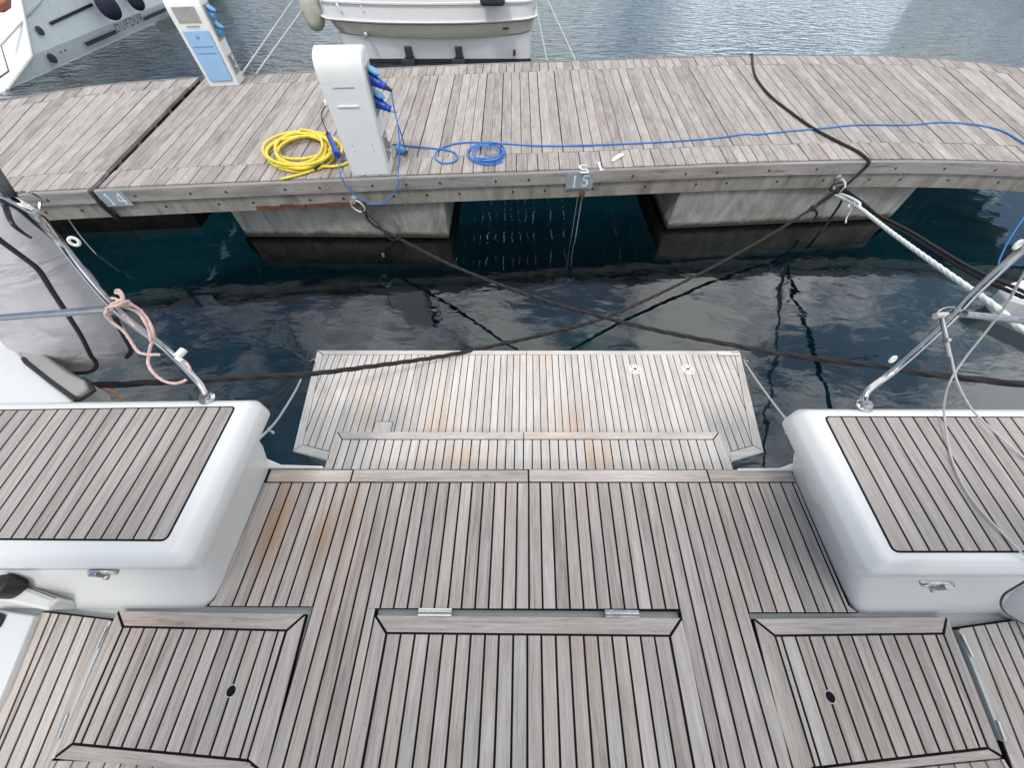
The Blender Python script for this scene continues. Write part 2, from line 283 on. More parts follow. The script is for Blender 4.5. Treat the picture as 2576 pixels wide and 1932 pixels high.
class MB:
    def __init__(s): s.v = []; s.f = []; s.uv = []; s.rnd = []; s.sm = []
    def add(s, vs, fs, uvs=None, rnd=.5, smooth=False):
        o = len(s.v); s.v += [tuple(v) for v in vs]
        for i, f in enumerate(fs):
            s.f.append([o + k for k in f]); s.rnd.append(rnd); s.sm.append(smooth)
            s.uv.append([uvs[k] for k in f] if uvs else [(vs[k][0], vs[k][1]) for k in f])
        return s
    def prism(s, poly, z0, z1, d=(1, 0), rnd=.5, zf=None, smooth=False):
        if len(poly) < 3: return s
        if area(poly) < 0: poly = poly[::-1]
        n = len(poly); vs = [(x, y, z1) for x, y in poly] + [(x, y, z0) for x, y in poly]
        if zf: vs = [(x, y, zf(x, y) + (z1 if i < n else z0)) for i, (x, y, _) in enumerate(vs)]
        uvs = [(x * d[0] + y * d[1], -x * d[1] + y * d[0]) for x, y in poly]; uvs = uvs + [(a + .003, b + .01) for a, b in uvs]
        fs = [list(range(n)), list(range(2 * n - 1, n - 1, -1))] + [[i, n + i, n + (i + 1) % n, (i + 1) % n] for i in range(n)]
        return s.add(vs, fs, uvs, rnd, smooth)
    def box(s, c, sz, rot=None, rnd=.5):
        M = rot or Matrix.Identity(3); c = Vector(c); vs = []
        for k in (-1, 1):
            for x, y in ((-1, -1), (1, -1), (1, 1), (-1, 1)):
                vs.append(c + M @ Vector((x * sz[0] / 2, y * sz[1] / 2, k * sz[2] / 2)))
        return s.add(vs, [[3, 2, 1, 0], [4, 5, 6, 7], [0, 1, 5, 4], [1, 2, 6, 5], [2, 3, 7, 6], [3, 0, 4, 7]], None, rnd)
    def rings(s, rings, cap0=True, cap1=True, smooth=True, closed=True, rnd=.5):
        n = len(rings[0]); vs = [v for r in rings for v in r]; fs = []
        for i in range(len(rings) - 1):
            for j in range(n if closed else n - 1):
                k = (j + 1) % n; fs.append([i * n + j, i * n + k, (i + 1) * n + k, (i + 1) * n + j])
        s.add(vs, fs, None, rnd, smooth)
        if cap0: s.add(rings[0], [list(range(n))[::-1]], None, rnd)
        if cap1: s.add(rings[-1], [list(range(n))], None, rnd)
        return s
    def tube(s, pts, r, n=10, cap=True, lobes=0, pitch=.06, amp=.14, step=None, rad=None):
        pts = [Vector(p) for p in pts]
        if step: pts = resample(pts, step)
        rings = []; up = Vector((0, 0, 1)); dist = 0; prev = None
        for i, p in enumerate(pts):
            t = (pts[min(i + 1, len(pts) - 1)] - pts[max(i - 1, 0)])
            t = t.normalized() if t.length > 1e-9 else Vector((1, 0, 0))
            if prev is None:
                a = t.cross(up) if abs(t.z) < .95 else t.cross(Vector((1, 0, 0)))
                a.normalize()
            else: a = (prev - t * prev.dot(t)).normalized()
            prev = a; b = t.cross(a)
            if i: dist += (p - pts[i - 1]).length
            rr = rad(i / max(1, len(pts) - 1)) * r if rad else r
            ring = []
            for k in range(n):
                w = 2 * math.pi * k / n
                q = rr * (1 + (amp * abs(math.cos((w * lobes - dist / pitch * 2 * math.pi) / 2)) - amp / 2 if lobes else 0))
                ring.append(p + a * math.cos(w) * q + b * math.sin(w) * q)
            rings.append(ring)
        return s.rings(rings, cap, cap)
    def lathe(s, prof, c, axis=(0, 0, 1), n=24, cap=True):
        ax = Vector(axis).normalized(); a = ax.orthogonal().normalized(); b = ax.cross(a); c = Vector(c)
        return s.rings([[c + ax * z + (a * math.cos(2 * math.pi * k / n) + b * math.sin(2 * math.pi * k / n)) * r for k in range(n)] for r, z in prof], cap, cap)
    def torus(s, c, axis, R_, r, n=28, m=10):
        ax = Vector(axis).normalized(); a = ax.orthogonal().normalized(); b = ax.cross(a); c = Vector(c)
        pts = [c + (a * math.cos(2 * math.pi * k / n) + b * math.sin(2 * math.pi * k / n)) * R_ for k in range(n + 1)]
        return s.tube(pts, r, m, cap=False)
def cat(pts, n=8):                            # Catmull-Rom through points
    pts = [Vector(p) for p in pts]; q = [pts[0] * 2 - pts[1]] + pts + [pts[-1] * 2 - pts[-2]]; res = []
    for i in range(1, len(q) - 2):
        for k in range(n):
            t = k / n
            res.append(.5 * ((2 * q[i]) + (-q[i - 1] + q[i + 1]) * t + (2 * q[i - 1] - 5 * q[i] + 4 * q[i + 1] - q[i + 2]) * t * t + (-q[i - 1] + 3 * q[i] - 3 * q[i + 1] + q[i + 2]) * t ** 3))
    res.append(pts[-1]); return res
def resample(pts, step):
    res = [pts[0]]; acc = 0
    for i in range(1, len(pts)):
        a, b = pts[i - 1], pts[i]; l = (b - a).length
        while acc + l >= step and l > 1e-9:
            t = (step - acc) / l; a = a + (b - a) * t; res.append(a); l = (b - a).length; acc = 0
        acc += l
    res.append(pts[-1]); return res
BASE = {}
def mesh_obj(name, mb, mat, bevel=0., seg=2, smooth_all=False):
    me = bpy.data.meshes.new(name); me.from_pydata(mb.v, [], mb.f); me.update()
    u = me.uv_layers.new(name='UVMap'); k = 0
    for f in mb.uv:
        for c in f: u.data[k].uv = c; k += 1
    me.set_sharp_from_angle(angle=R(42)) if any(mb.sm) and not smooth_all else None
    at = me.attributes.new('rnd', 'FLOAT', 'FACE'); at.data.foreach_set('value', mb.rnd)
    me.polygons.foreach_set('use_smooth', [True] * len(mb.sm) if smooth_all else mb.sm)
    me.materials.append(mat)
    o = bpy.data.objects.new(name, me); SC.collection.objects.link(o)
    if bevel:
        b = o.modifiers.new('bevel', 'BEVEL'); b.width = bevel; b.segments = seg; b.limit_method = 'ANGLE'; b.angle_limit = R(35)
    return o
def shift(o, loc):
    o.data.transform(Matrix.Translation(-Vector(loc)))
def tag(o, label, cat_, group=None, kind=None):
    if label: o['label'] = label
    if cat_: o['category'] = cat_
    if group: o['group'] = group
    if kind: o['kind'] = kind
    return o
def thing(name, loc, label, cat_, group=None):
    o = bpy.data.objects.new(name, None); SC.collection.objects.link(o); o.location = loc; o.empty_display_size = .1
    BASE[o.name] = Vector(loc); return tag(o, label, cat_, group)
def part(name, mb, mat, parent, bevel=0., seg=2, label=None, smooth_all=False):
    o = mesh_obj(name, mb, mat, bevel, seg, smooth_all); base = BASE[parent.name]
    shift(o, base); o.parent = parent; BASE[o.name] = base
    if label: o['label'] = label
    return o
def solo(name, mb, mat, label, cat_, group=None, bevel=0., seg=2, smooth_all=False):
    o = mesh_obj(name, mb, mat, bevel, seg, smooth_all)
    c = sum((Vector(v) for v in mb.v), Vector()) / len(mb.v); c.z = min(v[2] for v in mb.v)
    shift(o, c); o.location = c; BASE[o.name] = c
    return tag(o, label, cat_, group)
def struct(name, mb, mat, kind='structure'):
    o = mesh_obj(name, mb, mat); o['kind'] = kind; return o
def strips(mb, poly, lines, z, zb, gap=.005, rnds=None, jitter=True):
    """planks of poly between successive seam lines, each line ((x,y),(x,y)) given left to right"""
    for i in range(len(lines) - 1):
        q = poly
        for (a, b), sgn, g in ((lines[i], 1, gap / 2), (lines[i + 1], -1, gap / 2)):
            d = Vector(b) - Vector(a); d.normalize()
            nrm = Vector((d.y, -d.x))
            if nrm.x < 0: nrm = -nrm
            nrm = nrm * sgn; p = (a[0] + nrm.x * g, a[1] + nrm.y * g)
            q = clip(q, p, (nrm.x, nrm.y))
            if len(q) < 3: break
        if len(q) < 3 or abs(area(q)) < 1e-5: continue
        d = (Vector(lines[i][1]) - Vector(lines[i][0])).normalized()
        mb.prism(q, zb, z, (d.x, d.y), random.random())
def board(mb, poly, d, z, zb):
    d = Vector(d).normalized(); mb.prism(poly, zb, z, (d.x, d.y), random.random())
# ================================================================== SETTING: water
wm = MB(); wm.add([(-900, -60, WATER), (900, -60, WATER), (900, 1500, WATER), (-900, 1500, WATER)], [[0, 1, 2, 3]])
struct('water', wm, WATERM)
SEABED = simple('murky_green_bed', (.0032, .0280, .0370), .9, vary=.25, scale=.5, spec=0.)
sb = MB(); sb.add([(-900, -60, WATER - 3.2), (900, -60, WATER - 3.2), (900, 1500, WATER - 3.2), (-900, 1500, WATER - 3.2)], [[0, 1, 2, 3]]); struct('seabed', sb, SEABED)
UWEED = simple('submerged_weed', (.006, .0035, .0025), .95, vary=.4, scale=14., bump=.6, bscale=40, spec=0.)
# ================================================================== OWN YACHT
Y0 = thing('sailing_yacht', (0, .3, -.03), 'white sailing yacht stern with teak cockpit, seats and bathing platform', 'yacht')
hull = MB()
hull.prism([(-3.6, -2.4), (3.8, -2.4), (3.8, .70), (1.377, .656), (1.222, .60), (-1.06, .615), (-1.24, .69), (-3.6, .70)], WATER + .02, -.03)
hull_o = part('hull', hull, GEL, Y0, .01)
hb_ = MB(); hb_.prism([(-3.5, -2.4), (3.7, -2.4), (3.7, .66), (1.3, .60), (-1.1, .60), (-3.5, .66)], WATER - 1.0, WATER + .022); part('antifouled_bottom', hb_, ANTI, hull_o)
trim = MB()
trim.prism([(-1.30, .52), (-1.112, .52), (-1.112, .600), (-.86, .600), (-.86, .612), (-1.055, .618), (-1.235, .69), (-1.30, .69)], -.03, .010)
part('transom_corner', trim, GEL, Y0, .006); trim = MB()
trim.prism([(1.285, .50), (1.45, .50), (1.45, .665), (1.377, .656), (1.215, .602), (1.02, .600), (1.02, .588), (1.285, .588)], -.03, .010)
part('transom_corner', trim, GEL, Y0, .006)
# ---- cockpit sole teak
SL = .0237
def seamx(xt, y): return xt + (y - .537) * SL
xs = [.0745 + .0501 * k for k in range(-23, 1)] + [.0745 + .0505 * k for k in range(1, 17)] + [.8825 + .0519 * k for k in range(1, 8)]
def sl_(x): return ((seamx(x, -1.2), -1.2), (seamx(x, .6), .6))
sole = MB()
LEDGE = -1.1005; REDGE = 1.262
lines_all = [sl_(LEDGE - .0)] + [sl_(x) for x in xs] + [sl_(REDGE)]
zt, zb = 0., -.006
def zone(poly, lines, gap=.0078, mb=None, zt_=zt, zb_=zb): strips(mb or sole, poly, lines, zt_, zb_, gap)
iL = -.7270; iLc = -.4766; iR = .8825; iRc = .6285
# aft field (down to the hatches)
zone([(seamx(LEDGE, .09), .092), (seamx(LEDGE, .53), .5345), (seamx(iL, .53), .5345), (seamx(iL, .07), .068), (-1.128, .070)], [((-1.14, -.5), (-1.14 + SL, .5))] + [sl_(x) for x in xs if x < iL + .01 and x > -1.07])
zone([(-1.128, .070), (LEDGE - .004, .094), (LEDGE, .5345), (.0, .5345), (0, .07)], [((-1.14, -.5), (-1.13, .5)), sl_(xs[0])]) if False else None
cen = [x for x in xs if iLc - .05 < x < iRc + .07]
zone([(-.72, .5345), (.87, .5345), (.87, .060), (-.72, .063)], [sl_(x) for x in xs if -.54 < x < .64])
corL = [x for x in xs if iL - .03 < x < -.52]
corR = [x for x in xs if iRc - .02 < x < iR + .02]
corrL = [(-.80, .5345), (-.5215, .5345), (-.551, -1.), (-.80, -1.)]
strips(sole, [(-.56, .0615), (-.5065, .0615), (-.531, -1.), (-.60, -1.)], [((seamx(-.5267, -1.2), -1.2), (seamx(-.5267, .6), .6)), ((-.40, -1), (-.40, 1))], 0., -.006, .0078)
zone(corrL, [sl_(x) for x in corL]); zone([(.55, .5345), (.95, .5345), (.95, -1.), (.5, -1.)], [sl_(x) for x in corR])
zone([(seamx(iR, .53), .5345), (1.262, .5345), (1.2465, .072), (1.268, .050), (seamx(iR, .05), .050)], [sl_(x) for x in xs if x > iR - .01] + [((1.30, -.5), (1.30, .6))])
# aft margin board with butt joints
jx = [P(884.7, 1198, 0).x, .0745, P(1783, 1200, 0).x]
ex = [-1.096] + jx + [1.268]
for a, b in zip(ex[:-1], ex[1:]):
    board(sole, [(a + .004, .541), (b - .004, .540), (b - .004, .594), (a + .004, .596)], (1, 0), zt, zb)
sole_o = part('cockpit_sole', sole, TEAK, Y0)
ck = MB()
ck.prism([(-1.113, .094), (-1.106, .600), (1.276, .598), (1.2575, .071), (1.275, .047), (.865, .047), (.865, .05), (-.735, .062), (-.735, .066), (-1.138, .068)], -.028, -.0022)
ck.prism([(-.740, .06), (-.500, .06), (-.529, -1.05), (-.760, -1.05)], -.028, -.0024)
ck.prism([(.619, .05), (.871, .05), (.842, -1.05), (.592, -1.05)], -.028, -.0024)
part('caulking', ck, CAULK, sole_o)
fl = MB()
for a, b in (((-.7605, -.7375), None), ):
    pass
fl.prism([(-2.4, -1.1), (2.6, -1.1), (2.6, .07), (-2.4, .07)], -.05, -.028)
part('cockpit_moulding', fl, GELG, Y0)
# ---- hatches
def hatch(outer, inner, seams, name, hinge_list=(), hole=None, mat=TEAK, z=0., label=None):
    """outer/inner: world xy quads ordered aft-left, aft-right, fwd-right, fwd-left (aft = far)"""
    t = MB(); L_ = 'aft-left'
    for i in range(4):
        j = (i + 1) % 4
        o1, o2, i1, i2 = map(Vector, (outer[i], outer[j], inner[i], inner[j]))
        d = (o2 - o1).normalized(); g = .0042
        q = [o1 + d * g * 1.4, o2 - d * g * 1.4, i2 - d * g * .6, i1 + d * g * .6]
        nrm = Vector((-d.y, d.x)); c = (o1 + o2 + i1 + i2) / 4
        if (c - i1).dot(nrm) < 0: nrm = -nrm
        q[2] = q[2] + nrm * g; q[3] = q[3] + nrm * g
        board(t, [tuple(p) for p in q], d, z, z - .006)
    ip = inset([tuple(p) for p in inner][::-1], .0028)
    if hole: pass
    strips(t, ip, seams, z, z - .006, .0078)
    h = part(name, t, mat, Y0)
    if label: h['label'] = label
    b = MB(); b.prism([tuple(p) for p in outer][::-1], z - .024, z - .0022); part('core_board', b, CAULK, h)
    for p, q in hinge_list:
        hb = MB(); p, q = Vector((*p, z + .003)), Vector((*q, z + .003)); d = q - p; n = 5
        for k in range(n): hb.tube([p + d * (k / n + .004), p + d * ((k + 1) / n - .004)], .0065, 10)
        dd = d.normalized(); s = Vector((-dd.y, dd.x, 0)) * .012
        hb.add([p - s, q - s, q + s, p + s], [[0, 1, 2, 3]])
        part('hinge', hb, STEEL, h)
    if hole:
        hb = MB(); hx, hy = hole
        hb.lathe([(.0175, z - .02), (.0175, z + .0015), (.0150, z + .0015), (.0150, z - .004)], (hx, hy, 0), n=24, cap=False)
        part('finger_hole_ring', hb, GELG, h)
        hb = MB(); hb.lathe([(.0150, z + .0005), (.0149, z + .0009)], (hx, hy, 0), n=24); part('finger_hole', hb, CAULK, h)
    return h
cB = crop(600, 1400, 3.119); cC = crop(1200, 1400, 3.119); cA = crop(0, 1400, 3.119); c4 = crop(1800, 1400, 2.851)
W2 = lambda c, x, y, z=0: xy(P(*c(x, y), z))
oc = [W2(cB, 1074, 466), W2(cC, 1606, 486), None, None]; ic = [W2(cB, 1160, 605), W2(cC, 1515, 627), None, None]
ldir = lambda p, dy: (p[0] + SL * -dy, p[1] - dy)
oc[2] = (oc[1][0] + .004 - .0, oc[1][1] - .62); oc[3] = (oc[0][0] - .0165, oc[0][1] - .62)
ic[2] = (ic[1][0] - .013, ic[1][1] - .51); ic[3] = (ic[0][0] - .013, ic[0][1] - .51)
oc[2] = (oc[1][0] + .003, oc[1][1] - .62)
ctops = [W2(cB, x, 620)[0] for x in (1160, 1272, 1383, 1495, 1603, 1715, 1823, 1935)] + [W2(cC, x, 632)[0] for x in (172, 285, 395, 505, 617, 727, 837, 947, 1060, 1172, 1283, 1393, 1512)]
ctops = sorted(ctops); n_ = len(ctops)
cl = [((x, -.02), (x - SL * .6, -.62)) for x in ctops]
hC = hatch(oc, ic, cl, 'locker_hatch', [(W2(cB, 1412, 437), W2(cB, 1672, 440)), (W2(cC, 1005, 450), W2(cC, 1270, 454))], label='wide centre teak hatch with two hinges')
rc = MB(); rc.prism([(-.515, .0615), (.632, .055), (.632, -.02), (-.515, -.02)], -.0275, -.0265); part('hatch_recess', rc, GELG, Y0)
# left hatch
lo = [W2(cA, 922, 430), W2(cB, 522, 455), W2(cB, 203, 1720), W2(cA, 420, 1588)]
li = [W2(cA, 965, 555), W2(cB, 375, 585), W2(cB, 66, 1602), W2(cA, 570, 1472)]
tp = [(965, 560), (1020, 575), (1127, 575), (1228, 576), (1330, 577), (1437, 578), (1543, 579), (1650, 580), (1757, 582), (1863, 584), (1968, 586), (2076, 588), (2181, 590), (2240, 590)]
bt = [(570, 1472), (632, 1478), (735, 1490), (838, 1505), (943, 1520), (1053, 1535), (1165, 1548), (1283, 1558), (1400, 1568), (1515, 1577), (1637, 1585), (1757, 1590), (1877, 1597), (1940, 1602)]
hL = hatch(lo, li, [(W2(cA, *a), W2(cA, *b)) for a, b in zip(tp, bt)], 'locker_hatch', [], hole=W2(cA, 1815, 1058), label='left teak hatch with a round finger hole')
ro = [W2(c4, 278, 450), W2(c4, 1660, 437), W2(c4, 2062, 1445), W2(c4, 566, 1600)]
ri = [W2(c4, 428, 572), W2(c4, 1635, 557), W2(c4, 1955, 1376), W2(c4, 716, 1518)]
tp = [(428, 572), (472, 572), (572, 571), (670, 571), (770, 570), (875, 569), (975, 568), (1080, 567), (1178, 566), (1280, 565), (1380, 563), (1480, 561), (1580, 559), (1635, 557)]
bt = [(716, 1518), (760, 1512), (880, 1508), (985, 1500), (1097, 1497), (1205, 1483), (1313, 1473), (1420, 1463), (1523, 1450), (1625, 1435), (1720, 1418), (1812, 1403), (1900, 1385), (1955, 1376)]
hR = hatch(ro, ri, [(W2(c4, *a), W2(c4, *b)) for a, b in zip(tp, bt)], 'locker_hatch', [], hole=W2(c4, 822, 1010), label='right teak hatch with a round finger hole')
# forward ends beyond the hatches: margin board at bottom corners
# side panels outboard of the hatches, on long hinges
def sidepanel(poly, lines, hinges, edge, label):
    t = MB(); strips(t, poly, lines, 0., -.006, .0075)
    h = part('floor_panel', t, TEAK, Y0, label=label)
    b = MB(); b.prism(inset(poly, -.004), -.024, -.0035); part('core_board', b, CAULK, h)
    e = MB(); a, c = edge; a, c = Vector((*a, 0)), Vector((*c, 0)); d = (c - a).normalized(); s = Vector((-d.y, d.x, 0)) * .005
    e.prism([xy(a - s), xy(c - s), xy(c + s), xy(a + s)], -.02, .0015); part('edge_strip', e, GELG, h)
    for p, q in hinges:
        hb = MB(); p, q = Vector((*p, .003)), Vector((*q, .003)); d = q - p
        for k in range(4): hb.tube([p + d * (k / 4 + .006), p + d * ((k + 1) / 4 - .006)], .0060, 10)
        part('hinge', hb, STEEL, h)
pl = [W2(cA, 278, 467), W2(cA, 335, 440), W2(cA, 862, 502), W2(cA, 842, 560), W2(cA, 768, 727), W2(cA, 690, 900), W2(cA, 542, 1240), W2(cA, 408, 1590), W2(cA, 355, 1700), W2(cA, -330, 1700)]
ll = [((-4, -1), (-4, 1)), (W2(cA, 395, 460), W2(cA, 55, 1290)), (W2(cA, 460, 462), W2(cA, 105, 1275)), (W2(cA, 550, 478), W2(cA, 155, 1400)), (W2(cA, 645, 488), W2(cA, 205, 1560)), (W2(cA, 740, 497), W2(cA, 268, 1650)), ((4, -1), (4, 1))]
sidepanel(pl, ll, [(W2(cA, 842, 555), W2(cA, 762, 727)), (W2(cA, 536, 1240), W2(cA, 462, 1432))], (W2(cA, 864, 510), W2(cA, 412, 1590)), 'left floor panel beside the hatch')
pr = [W2(c4, 1752, 520), W2(c4, 2260, 448), W2(c4, 2900, 700), W2(c4, 2600, 1700), W2(c4, 2200, 1700), W2(c4, 2110, 1445), W2(c4, 2015, 1180), W2(c4, 1832, 722)]
lr = [((-4, -1), (-4, 1)), (W2(c4, 1850, 512), W2(c4, 2140, 1250)), (W2(c4, 1935, 500), W2(c4, 2215, 1130)), (W2(c4, 2020, 490), W2(c4, 2240, 990)), (W2(c4, 2105, 478), W2(c4, 2300, 925)), (W2(c4, 2160, 470), W2(c4, 2350, 900)), (W2(c4, 2245, 460), W2(c4, 2440, 890)), ((4, -1), (4, 1))]
sidepanel(pr, lr, [(W2(c4, 1758, 560), W2(c4, 1835, 722)), (W2(c4, 2013, 1180), W2(c4, 2066, 1322))], (W2(c4, 1750, 530), W2(c4, 2066, 1330)), 'right floor panel beside the hatch')
b = MB(); cv_ = [((x, -1.2), (x, .2)) for x in [-1.9 + .0502 * k for k in range(24)]]
strips(b, [W2(cA, 395, 1610), W2(cA, 1948, 1622), W2(cB, 192, 1730), (-.80, -1.), (-1.9, -1.)], cv_, -.002, -.008, .0055)
part('forward_sole', b, TEAK, Y0); b = MB()
strips(b, [W2(c4, 580, 1615), W2(c4, 2075, 1460), W2(c4, 2230, 1720), (1.9, -1.), (.86, -1.)], [((x, -1.2), (x, .2)) for x in [.80 + .0502 * k for k in range(24)]], -.002, -.008, .0055)
part('forward_sole', b, TEAK, Y0)
# unseen canopy on a frame, added above the camera to shade the forward cockpit
b = MB(); bz = lambda x: 2.35 - .10 * (x / 1.9) ** 2
rows = [[Vector((x, y, bz(x) + dz_)) for x in [-1.9 + .38 * k for k in range(11)]] for y, dz_ in ((-3.6, -.1), (-2.6, .02), (-1.6, .02), (-.72, -.06))]
b.rings(rows, False, False, closed=False); part('added_shade_canopy', b, NAVY, Y0)
b = MB()
for y in (-3.5, -2.2, -.74): b.tube(cat([(-1.88, y + .3, .9), (-1.90, y, 2.0), (-1.6, y, 2.24), (0, y, 2.31), (1.6, y, 2.24), (1.90, y, 2.0), (1.88, y + .3, .9)], 5), .013, 8)
part('added_canopy_frame', b, STEEL, Y0)
# ---- seats
def seat(outline, wall, teak_poly, lines, side, label):
    s = MB(); rr = []
    for z, d in ((.296, .05), (.296, .006), (.303, .0), (.352, .0), (.362, .002), (.388, .020), (.3965, .029), (.400, .038)):
        rr.append([(x, y, z) for x, y in rounded(inset(outline, d), max(.014, .036 - d * .5), 5)])
    s.rings(rr, True, True)
    so_ = part('seat', s, GEL, Y0, smooth_all=False, label=label)
    w = MB(); w.rings([[(x, y, z) for (x, y) in rounded(poly, .06, 4)] for z, poly in wall], True, True, closed=True)
    part('seat_front', w, GEL, so_)
    c = MB(); c.prism(teak_poly, .3985, .4015); co_ = part('caulk_border', c, CAULK, so_, )
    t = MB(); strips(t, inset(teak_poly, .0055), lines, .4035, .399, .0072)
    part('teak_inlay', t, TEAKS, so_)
    return so_
def rounded(poly, r, n=4):
    if area(poly) < 0: poly = poly[::-1]
    res = []
    for i, b in enumerate(poly):
        a, b, c = Vector(poly[i - 1]), Vector(b), Vector(poly[(i + 1) % len(poly)])
        rr = min(r, (a - b).length * .4, (c - b).length * .4)
        p, q = b + (a - b).normalized() * rr, b + (c - b).normalized() * rr
        for k in range(n + 1):
            t = k / n; res.append(tuple((1 - t) ** 2 * p + 2 * t * (1 - t) * b + t * t * q))
    return res
Lo = [(-3.4, .15), (-.976, .152), (-.972, .715), (-1.0, .745), (-3.4, .715)]
def densewall(a): return a
Lw = [(z, [(-3.3, y), (x, y), (x + t, ya), (-3.3, .69)]) for z, x, t, y, ya in ((.32, -1.03, .0, .200, .70), (.24, -1.045, -.005, .195, .69), (.10, -1.085, .0, .150, .68), (.03, -1.108, .006, .095, .66), (-.02, -1.1145, .008, .062, .64))]
Lt = [(-3.2, .655), (-1.039, .692), (-1.042, .2175), (-3.2, .232)]
c5 = crop(0, 960, 3.073); T4 = lambda c, x, y: W2(c, x, y, .4)
ll = [(T4(c5, a, 208), T4(c5, b, 1228)) for a, b in ((1705, 1152), (1600, 1030), (1495, 900), (1393, 780), (1290, 655), (1188, 530), (1082, 415), (978, 300), (875, 195), (775, 85))]
x0, x1 = ll[-1][0][0], ll[-1][1][0]
while x0 > -3.1:
    x0 -= .0495; x1 -= .0482; ll.append(((x0, .66), (x1, .224)))
ll = [((-1.0, .7), (-1.0, .2))] + ll; ll = ll[::-1]
def rounded_late(): pass
seat(Lo, Lw, rounded(Lt, .02), ll, -1, 'left seat with grey teak top')
Ro = [(1.064, .132), (3.8, .140), (3.8, .700), (1.105, .705), (1.066, .672)]
Rw = [(z, [(x, y), (3.6, y), (3.6, .66), (x + t, ya)]) for z, x, t, y, ya in ((.32, 1.135, .0, .185, .66), (.24, 1.165, .0, .180, .66), (.10, 1.218, .0, .125, .65), (.03, 1.248, .008, .078, .64), (-.02, 1.262, .014, .046, .63))]
c8 = crop(1960, 960, 3.071)
Rt = [(1.153, .649), (3.6, .643), (3.6, .186), (1.131, .186)]
lr = [(T4(c8, a, 270), T4(c8, b, 1325)) for a, b in ((470, 1035), (582, 1165), (692, 1300), (803, 1425), (915, 1553), (1020, 1680), (1130, 1800))]
x0, x1 = lr[-1][0][0], lr[-1][1][0]
while x0 < 3.4:
    x0 += .0515; x1 += .0485; lr.append(((x0, .648), (x1, .186)))
seat(Ro, Rw, rounded(Rt, .02), [((1.1, .7), (1.1, .1))] + lr, 1, 'right seat with grey teak top')
# round cover on the right wall
cv = MB(); ctr = P(2059, 1219, .205); ax = Vector((-1, 0, -.36)).normalized()
cv.lathe([(.088, -.03), (.088, .004), (.084, .007), (.080, .004), (.0, .004)], ctr, ax, 40)
part('round_access_cover', cv, GEL, Y0)
# latches
def latch(px, py, Y, s=1):
    p = PY(px, py, Y); m = MB(); rr = []
    for t in range(9):
        a = -1 + t / 4; w = .012 * math.sqrt(max(0, 1 - a * a)) + .002
        rr.append([(p.x + a * .046, p.y - .008 + math.cos(q) * .008, p.z + math.sin(q) * w * 1.7) for q in [k * math.pi / 5 for k in range(10)]])
    m.rings(rr); m.box((p.x - .012 * s, p.y - .016, p.z - .002), (.022, .014, .040)); m.lathe([(.007, 0), (.009, .006), (.006, .014)], (p.x - .004 * s, p.y - .015, p.z - .02), (0, -1, -.6), 12)
    part('locker_latch', m, STEEL, Y0, .001)
latch(264, 1432, .155); latch(2352, 1461, .112, -1)
# ---- boarding step
st = MB(); zs = DOCK
q = crop(1500, 1120, 3.16)
SA = [(-1.029, .957), (1.219, .956), (1.221, .60), (-1.036, .60)]; SI = [(-.987, .911), (1.168, .909), (1.169, .60), (-1.0, .60)]
board(st, [(-1.025, .957), (.066, .957), (.066, .9125), (-.985, .9125)], (1, 0), zs, zs - .006)
board(st, [(.071, .957), (1.215, .956), (1.169, .9125), (.071, .9125)], (1, 0), zs, zs - .006)
board(st, [(-1.030, .953), (-.9905, .909), (-1.002, .60), (-1.037, .60)], (0, 1), zs, zs - .006)
board(st, [(1.221, .952), (1.1725, .907), (1.173, .60), (1.222, .60)], (0, 1), zs, zs - .006)
stl = []; x = -.987
while x < 1.175: stl.append(((x, .91), (x - .008 - .0, .60))); x += .0502
strips(st, [(-.984, .9065), (1.1665, .9065), (1.1665, .60), (-.995, .60)], stl + [((1.1668, .91), (1.1668, .6))], zs, zs - .006, .0070)
so_ = part('boarding_step', st, TEAKP, Y0)
b = MB(); b.prism(SA, zs - .03, zs - .0035); part('caulking', b, CAULK, so_)
b = MB(); b.prism(inset(SA, -.003), zs - .075, zs - .029); b.prism([(-.93, .88), (1.1, .88), (1.1, .59), (-.93, .59)], -1.4, zs - .07); part('step_moulding', b, GEL, so_, .004)
# ---- bathing platform
zp = -.64; p8 = crop(640, 860, 4.365); p7 = crop(1650, 400, 2.370); pp = lambda c, x, y: xy(P(*c(x, y), zp)); pf = lambda a, b: xy(P(a, b, zp))
PO = [pf(738, 1132.6), pf(826, 1156.5), (-1.17, .75), (1.36, .75), pf(1836, 1160), pf(1920.4, 1134.8), pf(1861, 902), pf(1859, 882.5), pf(800, 881), pf(795.8, 894)]
pt = MB()
aftL, aftR = pf(800, 882), pf(1859, 883); iAL, iAR = pf(812, 892), pf(1849, 893.5)
fL, fR = pf(738, 1132.6), pf(1920.4, 1134.8); iFL, iFR = pf(761.4, 1118.9), pf(1894, 1121)
eL, eR = pf(826, 1156.5), pf(1836, 1160); iEL, iER = pf(829, 1136), pf(1836, 1137)
mid = (pf(1325, 882)[0]); g = .0022
board(pt, [(aftL[0] + .004, aftL[1]), (mid - g, aftL[1]), (mid - g, iAL[1] + g), (iAL[0] + .002, iAL[1] + g)], (1, 0), zp, zp - .006)
board(pt, [(mid + g, aftL[1]), (aftR[0], aftR[1]), (iAR[0], iAR[1] + g), (mid + g, iAL[1] + g)], (1, 0), zp, zp - .006)
board(pt, [(aftL[0] - .004, aftL[1] - .004), (iAL[0] - g, iAL[1] - g), (iFL[0] - g, iFL[1] + g), (fL[0], fL[1] + .003), pf(795.8, 894)], (0, 1), zp, zp - .006)
board(pt, [(aftR[0] + .003, aftR[1] - .01), (iAR[0] + g, iAR[1] - g), (iFR[0] + g, iFR[1] + g), (fR[0], fR[1] + .003)], (0, 1), zp, zp - .006)
